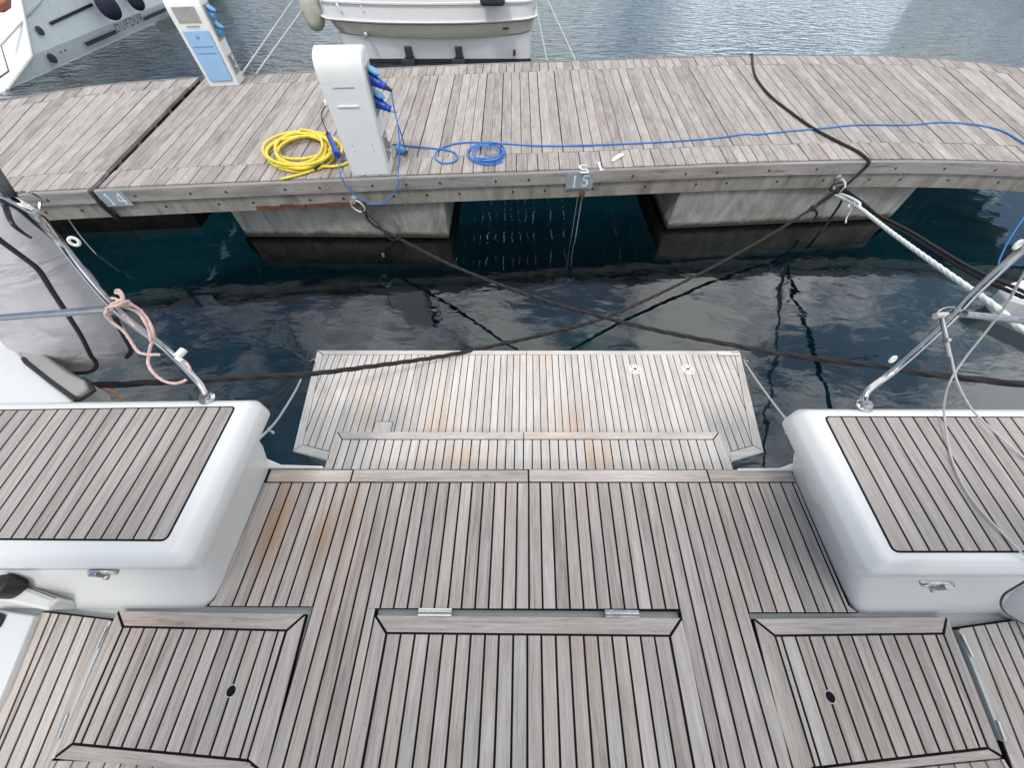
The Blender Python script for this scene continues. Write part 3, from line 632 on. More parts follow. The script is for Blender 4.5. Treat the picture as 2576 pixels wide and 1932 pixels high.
board(pt, [(fL[0] + .003, fL[1] - .001), (iFL[0], iFL[1] - g), (iEL[0], iEL[1] - g), eL], (1, 0), zp, zp - .006)
board(pt, [(fR[0] - .003, fR[1] - .001), (iFR[0], iFR[1] - g), (iER[0], iER[1] - g), eR], (1, 0), zp, zp - .006)
field = [(iAL[0] + g, iAL[1] - g), (iAR[0] - g, iAL[1] - g), (iFR[0] - g, iFR[1] + g), (iER[0], iER[1] + g), (1.4, .80), (-1.2, .80), (iEL[0], iEL[1] + g), (iFL[0] + g, iFL[1] + g)]
plx = []; x = -1.52
base0 = P(p8(820, 145)[0], p8(820, 145)[1], zp).x
k0 = base0 - .05 * 4
while k0 < 1.85: plx.append(((k0, 1.79), (k0 + SL * -.85, .94))); k0 += .0502
strips(pt, field, plx, zp, zp - .006, .0062)
po = part('bathing_platform', pt, TEAKP, Y0, label='bleached teak bathing platform')
b = MB(); b.prism(PO, zp - .03, zp - .0035); part('caulking', b, CAULK, po)
b = MB(); b.rings([[(x, y, zz) for x, y in inset(PO, dd)] for zz, dd in ((zp - .12, .05), (zp - .075, .012), (zp - .03, -.004), (zp - .008, -.005), (zp - .006, -.001))], True, True)
part('platform_rim', b, GEL, po)
for cx, cy in ((1597.3, 929), (1730, 929.5)):
    c = P(cx, cy, zp); b = MB(); b.lathe([(.048, .0), (.048, .003), (.044, .005), (.0, .005)], c, n=32); sk = part('socket_plate', b, STEEL if False else PEDW, po)
    b = MB(); b.box((c.x, c.y, c.z + .006), (.024, .013, .004))
    for q_ in range(4):
        a = R(45 + 90 * q_); b.lathe([(.005, 0), (.005, .0015)], (c.x + .032 * math.cos(a), c.y + .032 * math.sin(a), c.z + .005), n=10)
    part('socket_slot', b, BLKP, sk)
# small lid in the platform
a_, b_ = P(935, 1085, zp), P(990, 1060, zp)
b = MB(); lp = rounded([(a_.x, a_.y - .03), (b_.x - .0, a_.y - .03), (b_.x, b_.y), (a_.x + .012, b_.y)], .012, 3)
b.prism(lp, zp - .001, zp + .0015); lid = part('ladder_lid', b, CAULK, po)
b = MB(); b.prism(inset(lp, .004), zp - .001, zp + .003, (0, 1), .8); part('lid_top', b, TEAKP, lid)
b = MB(); a_, b_ = P(*p7(362, 1158), zp), P(*p7(498, 1172), zp)
b.box(((a_.x + b_.x) / 2, (a_.y + b_.y) / 2, zp + .006), (b_.x - a_.x, .030, .010)); b.box((b_.x - .03, a_.y + .004, zp + .014), (.05, .012, .008))
part('platform_catch', b, STEEL, po, .002)
for c in (P(790, 907, zp - .02), P(1871, 908, zp - .02)):
    b = MB(); b.torus(c, (0, 1, 0), .014, .004, 16, 8); b.lathe([(.006, -.03), (.006, .012)], c, (1 if c.x < 0 else -1, 0, 0), 10); part('eye_bolt', b, STEEL, po)
# ---- pods at the lower corners
b = MB(); zpod = .09
c4c = crop(0, 1380, 5.183)
pod = [xy(P(-260, 1520, zpod)), xy(P(-260, 1380, zpod)), xy(P(*c4c(60, 380), zpod)), xy(P(*c4c(270, 470), zpod)), xy(P(*c4c(742, 652), zpod)), xy(P(*c4c(570, 815), zpod)), xy(P(*c4c(0, 690), zpod))]
if area(pod) < 0: pod = pod[::-1]
b.rings([[(x, y, z) for x, y in inset(pod, d)] for z, d in ((-.03, .008), (zpod - .04, .004), (zpod - .01, .0), (zpod, .012))], True, True, smooth=False)
pod_o = part('helm_pod', b, GEL, Y0, .006)
c = P(*c4c(88, 500), zpod + .03)
b = MB(); b.lathe([(.036, -.03), (.038, .02), (.034, .034), (.02, .040), (.0, .041)], c, n=32); part('rubber_cap', b, BLKP, pod_o)
b = MB(); a1, a2 = P(*c4c(270, 472), zpod + .002), P(*c4c(735, 652), zpod + .002); b.tube([a1, a2], .0016, 6); part('panel_gap', b, BLKP, pod_o)
b = MB()
plf = [xy(P(*cA(*p_), .02)) for p_ in ((-500, 560), (-60, 420), (268, 470), (10, 1100), (-330, 1700), (-900, 1700))]
b.prism(plf, -.03, .02); fl_o = part('left_side_moulding', b, GEL, Y0, .006)
b = MB(); b.prism([xy(P(*c4c(*p_), .022)) for p_ in ((-60, 830), (20, 838), (78, 872), (40, 960), (0, 1030), (-60, 1080))], .02, .026); part('dark_inset', b, GLASSB, fl_o)
# right dome of the wheel pedestal
c3c = crop(2260, 1380, 6.38)
b = MB(); c = P(2618, 1508, .08); b.lathe([(.075, -.12), (.075, .0), (.066, .025), (.045, .04), (.0, .045)], c, (.1, -.05, 1), 36); dm = part('pedestal_dome', b, GEL, Y0)
# ---- pushpit rails
railL = cat([P(522, 1003, .40), P(512, 978, .425), P(488, 948, .46), P(420, 880, .55), P(285, 772, .72), P(150, 610, .90), P(98, 545, .985), P(50, 512, 1.02), P(0, 492, 1.03), P(-90, 480, 1.03)], 8)
b = MB(); b.tube(railL, .0125, 14); rl = part('pushpit_rail', b, STEEL, Y0, label='left stern rail')
jn = P(290, 776, .715)
b = MB(); b.tube([jn, PY(0, 800, jn.y - .02), PY(-120, 808, jn.y - .02)], .0125, 14); part('cross_bar', b, STEEL, rl)
b = MB(); f = P(522, 1003, .40); b.lathe([(.028, 0), (.028, .004), (.017, .007), (.017, .02)], f, n=24); part('foot_plate', b, STEEL, rl)
def eye_on(px, py, z, par, ax=(.3, -1, .3)):
    c = P(px, py, z); m = MB(); m.torus(c, ax, .0115, .0045, 18, 8); part('fairlead_eye', m, PEDW, par)
eye_on(186, 607, .90, rl)
c1b = crop(0, 440, 4.88)
b = MB(); b.tube(cat([P(*c1b(165, 295), 1.0), P(*c1b(190, 225), 1.02), P(*c1b(345, 205), 1.02), P(*c1b(490, 290), .99), P(*c1b(478, 455), .965)], 5), .0035, 8); part('wire_bail', b, STEEL, rl)
railR = cat([P(2173, 1020, .40), P(2175, 998, .425), P(2188, 978, .445), P(2249, 932, .50), P(2376, 818, .66), P(2452, 737, .76), P(2576, 624, .90), P(2720, 500, 1.05)], 8)
b = MB(); b.tube(railR, .0125, 14); rr_ = part('pushpit_rail', b, STEEL, Y0, label='right stern rail')
jn = P(2425, 790, .72)
b = MB(); b.tube([jn, PY(2576, 806, jn.y), PY(2700, 812, jn.y)], .0115, 14); part('cross_bar', b, STEEL, rr_)
b = MB(); b.lathe([(.028, 0), (.028, .004), (.017, .007), (.017, .02)], P(2173, 1022, .40), n=24); part('foot_plate', b, STEEL, rr_)
eye_on(2246, 904, .55, rr_); eye_on(2561, 615, .91, rr_)
c7c = crop(2300, 540, 4.608)
b = MB(); q = lambda x, y, z: P(*c7c(x, y), z)
b.tube(cat([q(500, 1075, .70), q(380, 1080, .70), q(300, 1110, .70), q(262, 1160, .70)], 5), .004, 8); b.lathe([(.011, -.012), (.011, .012)], q(290, 1170, .70), (1, 0, .2), 12); b.lathe([(.009, -.010), (.009, .010)], q(345, 1165, .70), (1, .3, .2), 12)
b.tube([q(320, 1195, .69), q(375, 1460, .66)], .0065, 10); b.tube([q(355, 1455, .66), q(395, 1455, .66)], .009, 10)
part('gate_shackle', b, STEEL, rr_)
# lifeline wires hanging from the right rail
wireA = cat([q(375, 1460, .66), q(430, 1659, .62), P(*c8(1375, 0), .58), P(*c8(1480, 200), .50), P(*c8(1600, 330), .44), P(*c8(1892, 590), .411), P(*c8(2050, 700), .411)], 6)
b = MB(); b.tube(wireA, .0032, 8); b.tube([q(380, 1480, .655), q(415, 1640, .622)], .005, 8); part('lifeline_wire', b, GREYLINE, Y0, label='lifeline wire draped over the right seat')
wireB = cat([P(2640, 590, 1.05), q(1272, 680, .95), q(1020, 1110, .80), q(590, 1659, .62), P(*c8(1320, 0), .55), P(*c8(1278, 150), .48), P(*c8(1275, 250), .43), P(*c8(1315, 530), .411), P(*c8(1400, 760), .411), P(*c8(1520, 950), .411), P(*c8(1750, 1200), .411), P(*c8(1892, 1340), .415), P(*c8(2000, 1420), .405)], 6)
b = MB(); b.tube(wireB, .0032, 8); part('lifeline_wire', b, GREYLINE, Y0, label='lifeline wire looping across the right seat')
b = MB(); b.tube(cat([P(*c3c(2200, 400), .25), P(*c3c(2016, 540), .22), P(*c3c(1850, 640), .20), P(*c3c(1700, 740), .18), P(*c3c(1645, 860), .15), P(*c3c(1665, 960), .12), P(*c3c(1750, 1060), .09), P(*c3c(1900, 1150), .05), P(*c3c(2016, 1215), .03), P(*c3c(2200, 1300), .01)], 6), .003, 8)
part('steering_cable_loop', b, DKGREY, Y0)
# backstay-like mast of the own yacht stays behind the camera (seen only in reflections)
# ---- platform lifting lines
def rope(name, pts, r, mat, label, cat_='rope', group=None, lobes=0, pitch=.03, amp=.3, n=10, step=.008, par=None, extra=None, rad=None):
    m = MB(); m.tube(cat(pts, 6), r, n, lobes=lobes, pitch=pitch, amp=amp, step=step, rad=rad)
    if extra: extra(m)
    if par: return part(name, m, mat, par)
    return solo(name, m, mat, label, cat_, group)
eL_ = P(789, 908, zp - .02)
rope('platform_strap', [eL_, P(730, 965, -.4), P(672, 1018, -.15), P(640, 1045, -.05)], .007, BLKROPE, 'twin black strap from platform corner up under the left seat', 'strap', step=.02, extra=lambda m: m.tube([eL_ + Vector((.02, .0, 0)), P(735, 972, -.38), P(676, 1035, -.12), P(645, 1060, -.05)], .005, 8))
rope('lifting_line', [P(757, 955, -.55), P(742, 985, -.45), P(715, 1030, -.33), P(688, 1068, -.2), P(641, 1115, -.05), P(600, 1160, .0)], .0065, GREYLINE, 'pale line with a tail rising from the left side of the platform', 'line', step=.015,
     extra=lambda m: m.tube(cat([P(675, 1075, -.18), P(678, 1083, -.19), P(687, 1087, -.2), P(686, 1091, -.2)], 4), .006, 8))
rope('lifting_line', [P(1871, 908, zp - .02), P(1913, 970, -.42), P(1960, 1033, -.22), P(2013, 1096, -.03), P(2030, 1116, .05)], .006, GREYLINE, 'pale line from platform corner up to the right seat, tail hanging', 'line', step=.015,
     extra=lambda m: m.tube(cat([P(1988, 1067, -.12), P(1984, 1075, -.13), P(1985, 1085, -.15), P(1976, 1091, -.16)], 4), .006, 8))
# ================================================================== things hung on the left rail
def inflate(outline, Yc, thick, name_mb=None, tilt=0.):
    """pillow body: outline in photo pixels put on the upright plane Y=Yc, swelling to both sides"""
    pts = [PY(px, py, Yc + tilt * (py - 700) / 1000) for px, py in outline]; pts = cat(pts + [pts[0]], 4)[:-1]
    c = sum(pts, Vector()) / len(pts); m = MB(); sgn = []
    steps = [0, .05, .14, .28, .45, .65, .85]
    def side(k):
        rr = []
        for s in steps:
            h = math.sqrt(max(0, 1 - (1 - s) ** 2)) ** .85
            rr.append([p.lerp(c, s) + Vector((0, -k * thick * h, k * thick * h * .35)) + Vector((0, 1, 0)) * (mn.noise(p.lerp(c, s) * 5) * .02 * h) for p in pts])
        return rr
    a = side(1)[::-1]; b = side(-1)[1:]
    m.rings(a + b, True, True); return m
sp_ = lambda pts: [(x * K, y * K) for x, y in pts]
bagout = sp_([(-60, 440), (0, 430), (40, 446), (90, 490), (140, 545), (185, 600), (222, 655), (252, 700), (275, 745), (283, 768), (268, 785), (215, 800), (150, 812), (110, 805), (70, 780), (30, 750), (0, 720), (-60, 690)])
BG = thing('rolled_cover_bag', PY(160, 900, 1.02), 'grey canvas cover bag with black piping hanging outside the left stern rail', 'bag')
part('canvas', inflate(bagout, 1.06, .085), CANVAS, BG)
def onbag(px, py, d=.0): return PY(px, py, .945 + d)
c2b = crop(180, 700, 5.026)
b = MB(); b.tube(cat([onbag(*p_) for p_ in ((-40, 570), (0, 604), (61, 649), (98, 680), (130, 730), (160, 776), (180, 807), (206, 849), (228, 893), (240, 909), (242, 922), (234, 931), (218, 937), (180, 938), (150, 932), (110, 910))], 6), .0075, 8)
part('piping', b, BLKP, BG)
b = MB(); b.tube(cat([PY(287, 793.5, 1.03), PY(307, 835, 1.03), PY(322, 862, 1.03), PY(330, 882, 1.03), PY(319, 899, 1.03)], 5), .009, 8); part('piping', b, BLKP, BG)
b = MB(); b.tube(cat([P(-30, 430, 1.05), P(0, 470, 1.04), P(14, 520, 1.0), onbag(30, 560), onbag(55, 583), onbag(80, 599)], 5), .009, 8, rad=lambda t: 1 - .6 * t)
b.tube(cat([P(-20, 420, 1.08), P(12, 470, 1.06), P(28, 495, 1.04)], 4), .014, 8)
b.tube(cat([P(0, 500, 1.03), onbag(40, 520, .05), onbag(75, 550, .08), onbag(110, 580, .08), onbag(138, 606, .08)], 5), .008, 8, rad=lambda t: 1 - .5 * t)
part('tie_strap', b, BLKP, BG)
# white case below it
CS = thing('storage_case', P(60, 960, .30), 'white moulded case with black trim and grey canvas edge beside the left seat', 'case')
yo = .0
wp = [P(-260, 850, .33), P(0, 848, .33), P(30, 866, .33), P(72, 910, .33), P(130, 960, .33), P(192, 1010, .33), P(150, 1060, .30), P(-260, 1060, .30)]
b = MB(); b.prism([xy(p_) for p_ in wp], .14, .345); part('shell', b, GEL, CS, .012, 3)
b = MB(); b.tube([P(60, 902, .36), P(66, 912, .36), P(130, 962, .36), P(193, 1008, .36)], .0085, 8); b.tube([P(193, 1008, .36), P(215, 998, .35), P(237, 983, .35), P(226, 962, .35), P(205, 952, .35)], .007, 8)
part('black_trim', b, BLKP, CS)
gp = [P(-30, 800, .36), P(10, 835, .35), P(66, 905, .35), P(130, 958, .35), P(200, 1006, .34), P(226, 980, .35), P(212, 955, .36), P(160, 930, .38), P(90, 880, .40), P(30, 820, .40)]
b = MB(); b.prism([xy(p_) for p_ in gp], .24, .362); part('canvas_edge', b, SEAM, CS, .012, 3)
# pink rope tied on the rail junction
def pk(*a): return [P(*c2b(x, y), z) for x, y, z in a]
b = MB(); r_ = .0046
b.tube(cat(pk((340, 190, .70), (430, 270, .715), (480, 340, .725), (450, 400, .74), (430, 460, .73), (520, 560, .70), (650, 660, .67), (740, 780, .64), (800, 880, .62), (870, 945, .61), (1000, 965, .61), (1120, 965, .60)), 6), r_, 8, lobes=3, pitch=.02, amp=.25, step=.005)
b.tube(cat(pk((540, 330, .75), (650, 280, .75), (760, 330, .73), (880, 420, .71), (960, 520, .69), (1020, 640, .67), (1040, 760, .64), (1000, 850, .62), (980, 960, .60), (970, 1080, .585), (1030, 1190, .57), (1150, 1290, .555), (1290, 1330, .545), (1400, 1310, .54), (1450, 1280, .54)), 6), r_, 8, lobes=3, pitch=.02, amp=.25, step=.005)
b.tube(cat(pk((560, 180, .77), (620, 200, .77), (640, 260, .765), (560, 310, .765), (500, 340, .76), (560, 350, .77), (680, 300, .76), (720, 290, .75)), 6), r_ * 1.1, 8, step=.005)
b.tube(cat(pk((560, 160, .74), (600, 150, .77), (650, 230, .77), (620, 330, .76), (500, 360, .75), (440, 380, .74)), 6), r_, 8, step=.005)
b.tube(cat(pk((600, 340, .75), (750, 390, .73), (860, 450, .71), (930, 560, .69), (990, 680, .66), (1000, 800, .64)), 6), r_, 8, step=.005)
b.tube(cat(pk((450, 250, .73), (560, 260, .75), (650, 330, .75), (780, 350, .735), (890, 410, .71)), 6), r_ * .9, 8, step=.005)
b.tube(cat(pk((610, 440, .70), (700, 500, .69), (800, 610, .67)), 5), r_ * .8, 8, step=.005)
b.tube(cat(pk((1380, 1020, .59), (1440, 1060, .58), (1490, 1130, .57), (1500, 1190, .56)), 5), r_, 8, step=.005)
solo('pink_rope', b, PINKROPE, 'faded pink rope knotted on the left stern rail with a hanging loop', 'rope')
b = MB(); a1, a2 = P(*c2b(1420, 905), .60), P(*c2b(1330, 1000), .60); b.tube([a1, a2], .012, 12); b.tube([a2, P(*c2b(1400, 1050), .59)], .008, 10); part('rope_clip', b, PEDW, rl)
rope('orange_line', [P(*c2b(60, 1260), .2), P(*c2b(150, 1295), .2), P(*c2b(260, 1340), .16), P(*c2b(400, 1390), .1), P(*c2b(530, 1450), .02), P(*c2b(610, 1520), -.05), P(*c2b(660, 1590), -.1)], .006, ORROPE, 'bright orange line running out from under the white case', 'line', step=.01, lobes=3, pitch=.02, amp=.2)
rope('orange_line', [P(*c2b(250, 1470), .1), P(*c2b(330, 1510), .05), P(*c2b(430, 1545), 0), P(*c2b(520, 1580), -.05)], .005, ORROPE, 'short end of orange line just above the seat edge', 'line', step=.01)
# ================================================================== PONTOON
def interp(tab, x):
    if x <= tab[0][0]:
        a, b = tab[0], tab[1]
    elif x >= tab[-1][0]:
        a, b = tab[-2], tab[-1]
    else:
        for a, b in zip(tab[:-1], tab[1:]):
            if a[0] <= x <= b[0]: break
    t = (x - a[0]) / (b[0] - a[0]); return a[1] + (b[1] - a[1]) * t
def smooth_tab(tab, n=6):
    p = cat([(x, y, 0) for x, y in tab], n); return [(v.x, v.y) for v in p]
FR = smooth_tab([(-8.5, 3.2), (-6.2, 3.52), (-5.077, 3.640), (-4.28, 3.720), (-2.702, 3.860), (-1.203, 3.985), (.549, 4.112), (1.58, 4.193), (2.718, 4.285), (3.965, 4.345), (4.791, 4.345), (5.696, 4.280), (7.2, 4.05)])
RE = smooth_tab([(-11, 3.6), (-9., 4.75), (-7.19, 6.08), (-6.721, 6.45), (-6.169, 6.75), (-5.487, 6.95), (-4.82, 7.095), (-4.007, 7.231), (-2.277, 7.5), (-.318, 7.77), (1.766, 8.0), (4.229, 8.21), (6.12, 8.216), (7.278, 8.03), (8.042, 7.72), (8.6, 7.40), (10, 6.6)])
MAP = [(-8.5, -10.6), (-6.3, -7.75), (-4.28, -4.80), (-2.5, -2.72), (.039, .046), (.555, .66), (1.88, 2.145), (3.0, 3.4), (4.26, 4.92), (5.7, 6.75), (7.2, 8.9)]
def dk(u, v):                                # u = x on the front edge, v = 0 front .. 1 rear
    f = Vector((u, interp(FR, u))); rx = interp(MAP, u); r = Vector((rx, interp(RE, rx)))
    return f.lerp(r, v)
PITCH = .117
def pontoon(u0, u1, name, label, floats, holes):
    base = (dk((u0 + u1) / 2, .5)[0], dk((u0 + u1) / 2, .5)[1], WATER)
    T = thing(name, base, label, 'pontoon', 'floating pontoon sections')
    m = MB(); n = int((u1 - u0 - .02) / PITCH)
    pw = (u1 - u0 - .02) / n
    for bi, (v0, v1, off) in enumerate(((.012, .117, .5), (.1195, .878, 0), (.8805, .997, .37))):
        for i in range(-1, n + 1):
            a = u0 + .01 + (i + off) * pw + .0042 + random.uniform(-.003, .003); bb = a + pw - .0084
            a, bb = max(a, u0 + .006), min(bb, u1 - .006)
            if bb - a < .012: continue
            q0, q1, q2, q3 = dk(a, v0), dk(bb, v0), dk(bb, v1), dk(a, v1)
            z = DOCK + random.uniform(-.003, .003); d = (q3 - q0).normalized()
            k = 6 if bi == 1 else 1; poly = [dk(a, v0 + (v1 - v0) * t / k) for t in range(k + 1)] + [dk(bb, v0 + (v1 - v0) * t / k) for t in range(k, -1, -1)]
            m.prism([tuple(p_) for p_ in poly], z - .032, z, (d.x, d.y), random.random())
    deck = part('deck_planks', m, DOCKW, T)
    # edge timber, front and rear, and the beam behind it
    us = [u0 + (u1 - u0) * k / 60 for k in range(61)]
    def sweep(v, prof, mat, nm, bev=0.):
        mm = MB(); rings = []; dist = 0; uvv = []
        for u in us:
            f = dk(u, v); g = (dk(u + .02, v) - dk(u - .02, v)).normalized(); nrm = Vector((g.y, -g.x))
            rings.append([(f.x + nrm.x * o, f.y + nrm.y * o, z) for o, z in prof])
        n_ = len(prof); vs = [q_ for r_ in rings for q_ in r_]; uvs = []
        for i, u in enumerate(us):
            for j in range(n_): uvs.append((u, j * .08 + prof[j][1]))
        fs = [[i * n_ + j, (i + 1) * n_ + j, (i + 1) * n_ + (j + 1) % n_, i * n_ + (j + 1) % n_] for i in range(len(us) - 1) for j in range(n_)]
        mm.add(vs, fs, uvs, .5); mm.add(rings[0], [list(range(n_))]); mm.add(rings[-1], [list(range(n_))[::-1]])
        return part(nm, mm, mat, T, bev)
    z = DOCK
    eb = sweep(0, [(.0, z + .004), (.035, z + .003), (.040, z - .004), (.040, z - .118), (-.005, z - .118), (-.005, z + .004)], FASC, 'edge_timber')
    sweep(1, [(-.035, z + .004), (-.035, z - .118), (.0, z - .118), (.0, z + .004)], FASC, 'edge_timber')
    bm_ = sweep(0, [(.012, z - .119), (.012, z - .285), (-.11, z - .285), (-.11, z - .119)], BEAM, 'side_beam')
    sweep(.985, [(.06, z - .119), (.06, z - .285), (-.05, z - .285), (-.05, z - .119)], BEAM, 'side_beam')
    # joists under the planks
    mm = MB()
    for v in (.05, .20, .35, .5, .65, .8, .95):
        a = [dk(u0 + .02 + (u1 - u0 - .04) * k / 12, v) for k in range(13)]
        for p_, q_ in zip(a[:-1], a[1:]):
            d = (q_ - p_).normalized(); s = Vector((-d.y, d.x)) * .035
            mm.prism([tuple(p_ - s), tuple(q_ - s), tuple(q_ + s), tuple(p_ + s)], z - .20, z - .034)
    part('joists', mm, BEAM, T)
    for fq in floats:
        mm = MB(); mm.prism(fq, WATER - .015, z - .286); fo_ = part('concrete_float', mm, CONC, T, .015, 2)
        mm = MB(); mm.rings([[(x, y, zz) for x, y in inset(fq, dd)] for zz, dd in ((WATER - .46, .10), (WATER - .36, .01), (WATER - .10, -.035), (WATER - .012, -.02), (WATER + .012, -.006))], True, True); part('submerged_base', mm, UWEED, fo_)
    # bolts on the timber, bolt holes in the beam
    mm = MB(); m2 = MB(); u = u0 + .35
    while u < u1 - .2:
        f = dk(u, 0); g = (dk(u + .02, 0) - dk(u - .02, 0)).normalized(); nrm = Vector((g.y, -g.x, 0))
        mm = MB(); mm.lathe([(.013, 0), (.013, .004), (.009, .005)], Vector((f.x, f.y, z - .062)) + nrm * .040, nrm, 12); part('timber_bolt', mm, DKGREY, eb)
        if u + .28 < u1 - .1:
            f = dk(u + .19, 0); m2 = MB(); m2.lathe([(.014, 0), (.013, .002)], Vector((f.x, f.y, z - .200)) + nrm * .0125, nrm, 14); part('bolt_hole', m2, BLKP, bm_)
        u += random.choice((.36, .55, .60))
    return T
PB = pontoon(-4.27, 7.2, 'pontoon_section', 'long slatted timber pontoon section holding the berth number plates', [
    [(-3.34, 4.085), (-.785, 4.055), (-.785, 7.3), (-3.34, 7.1)], [(1.99, 4.255), (5.0, 4.49), (4.9, 7.8), (1.99, 7.6)]], 0)
PA = pontoon(-8.5, -4.335, 'pontoon_section', 'left timber pontoon section beyond the dark joint', [[(-6.9, 4.75), (-4.62, 4.95), (-4.75, 6.8), (-7.0, 6.4)]], 0)
# joint fender between sections
b = MB(); b.tube([(*dk(-4.302, v), DOCK - .07 + .0 * v) for v in (0, .2, .4, .6, .8, 1)], .016, 8); b.tube([(*dk(-4.302, -.008), DOCK + .0), (*dk(-4.302, -.02), DOCK - .12), (*dk(-4.302, -.01), DOCK - .30)], .016, 8)
solo('joint_cushion', b, BLKP, 'black rubber cushion in the gap between the two pontoon sections', 'rubber strip')
# timber grain on the face: number plates
def facepoint(u, z, off=.045):
    f = dk(u, 0); g = (dk(u + .02, 0) - dk(u - .02, 0)).normalized(); nrm = Vector((g.y, -g.x)); return Vector((f.x + nrm.x * off, f.y + nrm.y * off, z)), Vector((g.x, g.y, 0)), Vector((nrm.x, nrm.y, 0))
G1 = [[(.16, 0), (.46, 0), (.46, .06), (.37, .08), (.37, 1), (.30, 1), (.12, .86), (.12, .80), (.24, .82), (.24, .08), (.16, .06)]]
G4 = [[(.40, 0), (.72, 0), (.72, .06), (.64, .08), (.64, .24), (.49, .24), (.49, .08), (.40, .06)], [(.04, .24), (.80, .24), (.80, .34), (.16, .34), (.16, .36), (.04, .36)], [(.04, .36), (.17, .36), (.56, 1), (.50, 1)], [(.49, .34), (.64, .34), (.64, 1), (.57, 1), (.49, .86)]]
def arc(cx, cy, rx, ry, a0, a1, n=12): return [(cx + rx * math.cos(R(a0 + (a1 - a0) * k / n)), cy + ry * math.sin(R(a0 + (a1 - a0) * k / n))) for k in range(n + 1)]
def band(cx, cy, rx, ry, w, a0, a1, w2=None):
    o = arc(cx, cy, rx, ry, a0, a1); i = arc(cx, cy, rx - w, ry - (w2 or w), a0, a1); return [[o[k], o[k + 1], i[k + 1], i[k]] for k in range(len(o) - 1)]
G5 = [[(.16, 1), (.72, 1), (.74, .84), (.16, .84)], [(.16, .84), (.25, .84), (.23, .56), (.14, .50)], [(.16, .22), (.04, .12), (.05, .20), (.10, .28)]] + band(.36, .31, .36, .31, .17, -140, 125, .10)
G3 = band(.38, .27, .34, .27, .14, -150, 90, .09) + band(.38, .74, .30, .26, .13, -60, 150, .09)
def glyphs(m, gl, o, ex, ey, h, nrm, off=.002, adv=.78):
    for k, g in enumerate(gl):
        for poly in g:
            vs = [o + ex * ((k * adv + x) * h * .86) + ey * (y * h) + nrm * off for x, y in poly]; n = len(vs); m.add(vs, [list(range(n))])
def plate(u, zt_, w, h, gl, label, skew=0., gh=.74):
    c, g, nrm = facepoint(u, zt_ - h / 2, .0425); m = MB(); up = Vector((0, 0, 1))
    Rm = Matrix((g, -nrm, up)).transposed(); m.box(c, (w, .005, h), Rm)
    T = thing('number_plate', c - up * h / 2, label, 'number plate', 'berth number plates')
    pb = part('plate', m, PLATE, T, .001)
    m = MB(); o = c - g * (w * .30) - up * (h * gh / 2); glyphs(m, gl, o, g, up, h * gh, nrm, .0036, 1.0); part('numerals', m, STENC, pb)
plate(-4.135, DOCK + .002, .265, .160, [G1, G4], 'grey plate reading 14 at the left end of the long pontoon')
plate((interp(FR, 0) and P(1457, 450, -.43).x), DOCK - .005, .305, .170, [G1, G5], 'grey plate reading 15 on the middle of the pontoon edge')
# stencils: on the deck and on the beam
m = MB(); s0 = P(1455, 424, DOCK + .004); glyphs(m, [G5], P(1480, 413, DOCK + .0045), Vector((-1, -.07, 0)), Vector((.05, -1, 0)), .19, Vector((0, 0, 1)), .0006)
glyphs(m, [G1], P(1519, 407, DOCK + .0045), Vector((-1.25, -.09, 0)), Vector((.05, -1, 0)), .19, Vector((0, 0, 1)), .0006); part('stencil_mark', m, STENC, PB, label='white stencilled number facing the deck')
m = MB(); c, g, nrm = facepoint(P(1510, 480, -.55).x, 0, .0125)
o = PY(1492, 486, c.y); o = Vector((o.x, c.y, -.60)); glyphs(m, [G1, G3], o, g, Vector((0, 0, 1)), .11, nrm, .003, 1.1); part('stencil_mark', m, FADED, PB, label='faded number under the plate')
# rusty hanger under plate 15
m = MB(); c, g, nrm = facepoint(P(1464, 492, -.6).x, DOCK - .24, .016); m.lathe([(.035, 0), (.03, .01), (.012, .03)], c + Vector((0, 0, -.01)), nrm, 10)
m.tube([c + nrm * .02 + Vector((0, 0, .0)), c + nrm * .02 + Vector((0, 0, -.10))], .012, 8)
rh = solo('hanging_rod', m, RUST, 'rusty bracket below plate 15 with a thin rod down to the water', 'bracket')
m = MB(); m.tube([c + nrm * .022 + Vector((0, 0, -.03)), Vector((c.x + .0, c.y - .03, WATER - .1))], .006, 8); m.tube([c + nrm * .022 + Vector((-.05, 0, -.04)), Vector((c.x - .05, c.y - .02, WATER - .1))], .003, 6); part('rod', m, GALV, rh)
m = MB(); u_ = -2.35
for k in range(9):
    c, g, nrm = facepoint(-2.75 + k * .13, DOCK - .262 + random.uniform(-.008, .004), .0135); m.box(c, (.15, .004, .04 + random.uniform(0, .012)), Matrix((g, -nrm, Vector((0, 0, 1)))).transposed())
part('rust_stain', m, RUST, PB)
# mooring rings
def mooring_ring(c, ax, r, label):
    T = thing('mooring_ring', c, label, 'ring', 'mooring rings on the pontoon edge'); m = MB(); m.torus(c, ax, r, .0095, 32, 10); part('ring', m, simple('white_worn_ring', (.62, .62, .60), .4, vary=.15) if 'white_worn_ring' not in MATS else MATS['white_worn_ring'], T)
    m = MB(); cc_, g, nrm = facepoint(c[0] - .02, c[2] + r * .9, .01); m.lathe([(.035, 0), (.035, .01), (.018, .016), (.018, .06), (.028, .066), (.026, .08), (.0, .085)], cc_, nrm, 16); part('eye_bolt', m, GALV, T)
ringL = Vector((-1.722, 3.90, -.615)); mooring_ring(ringL, (.25, 1, .25), .078, 'worn white ring with one black rope, below the cream pedestal')
ringR = Vector((3.80, 4.245, -.565)); mooring_ring(ringR, (1, .35, .1), .062, 'worn ring crowded with black and white ropes, right half of pontoon')
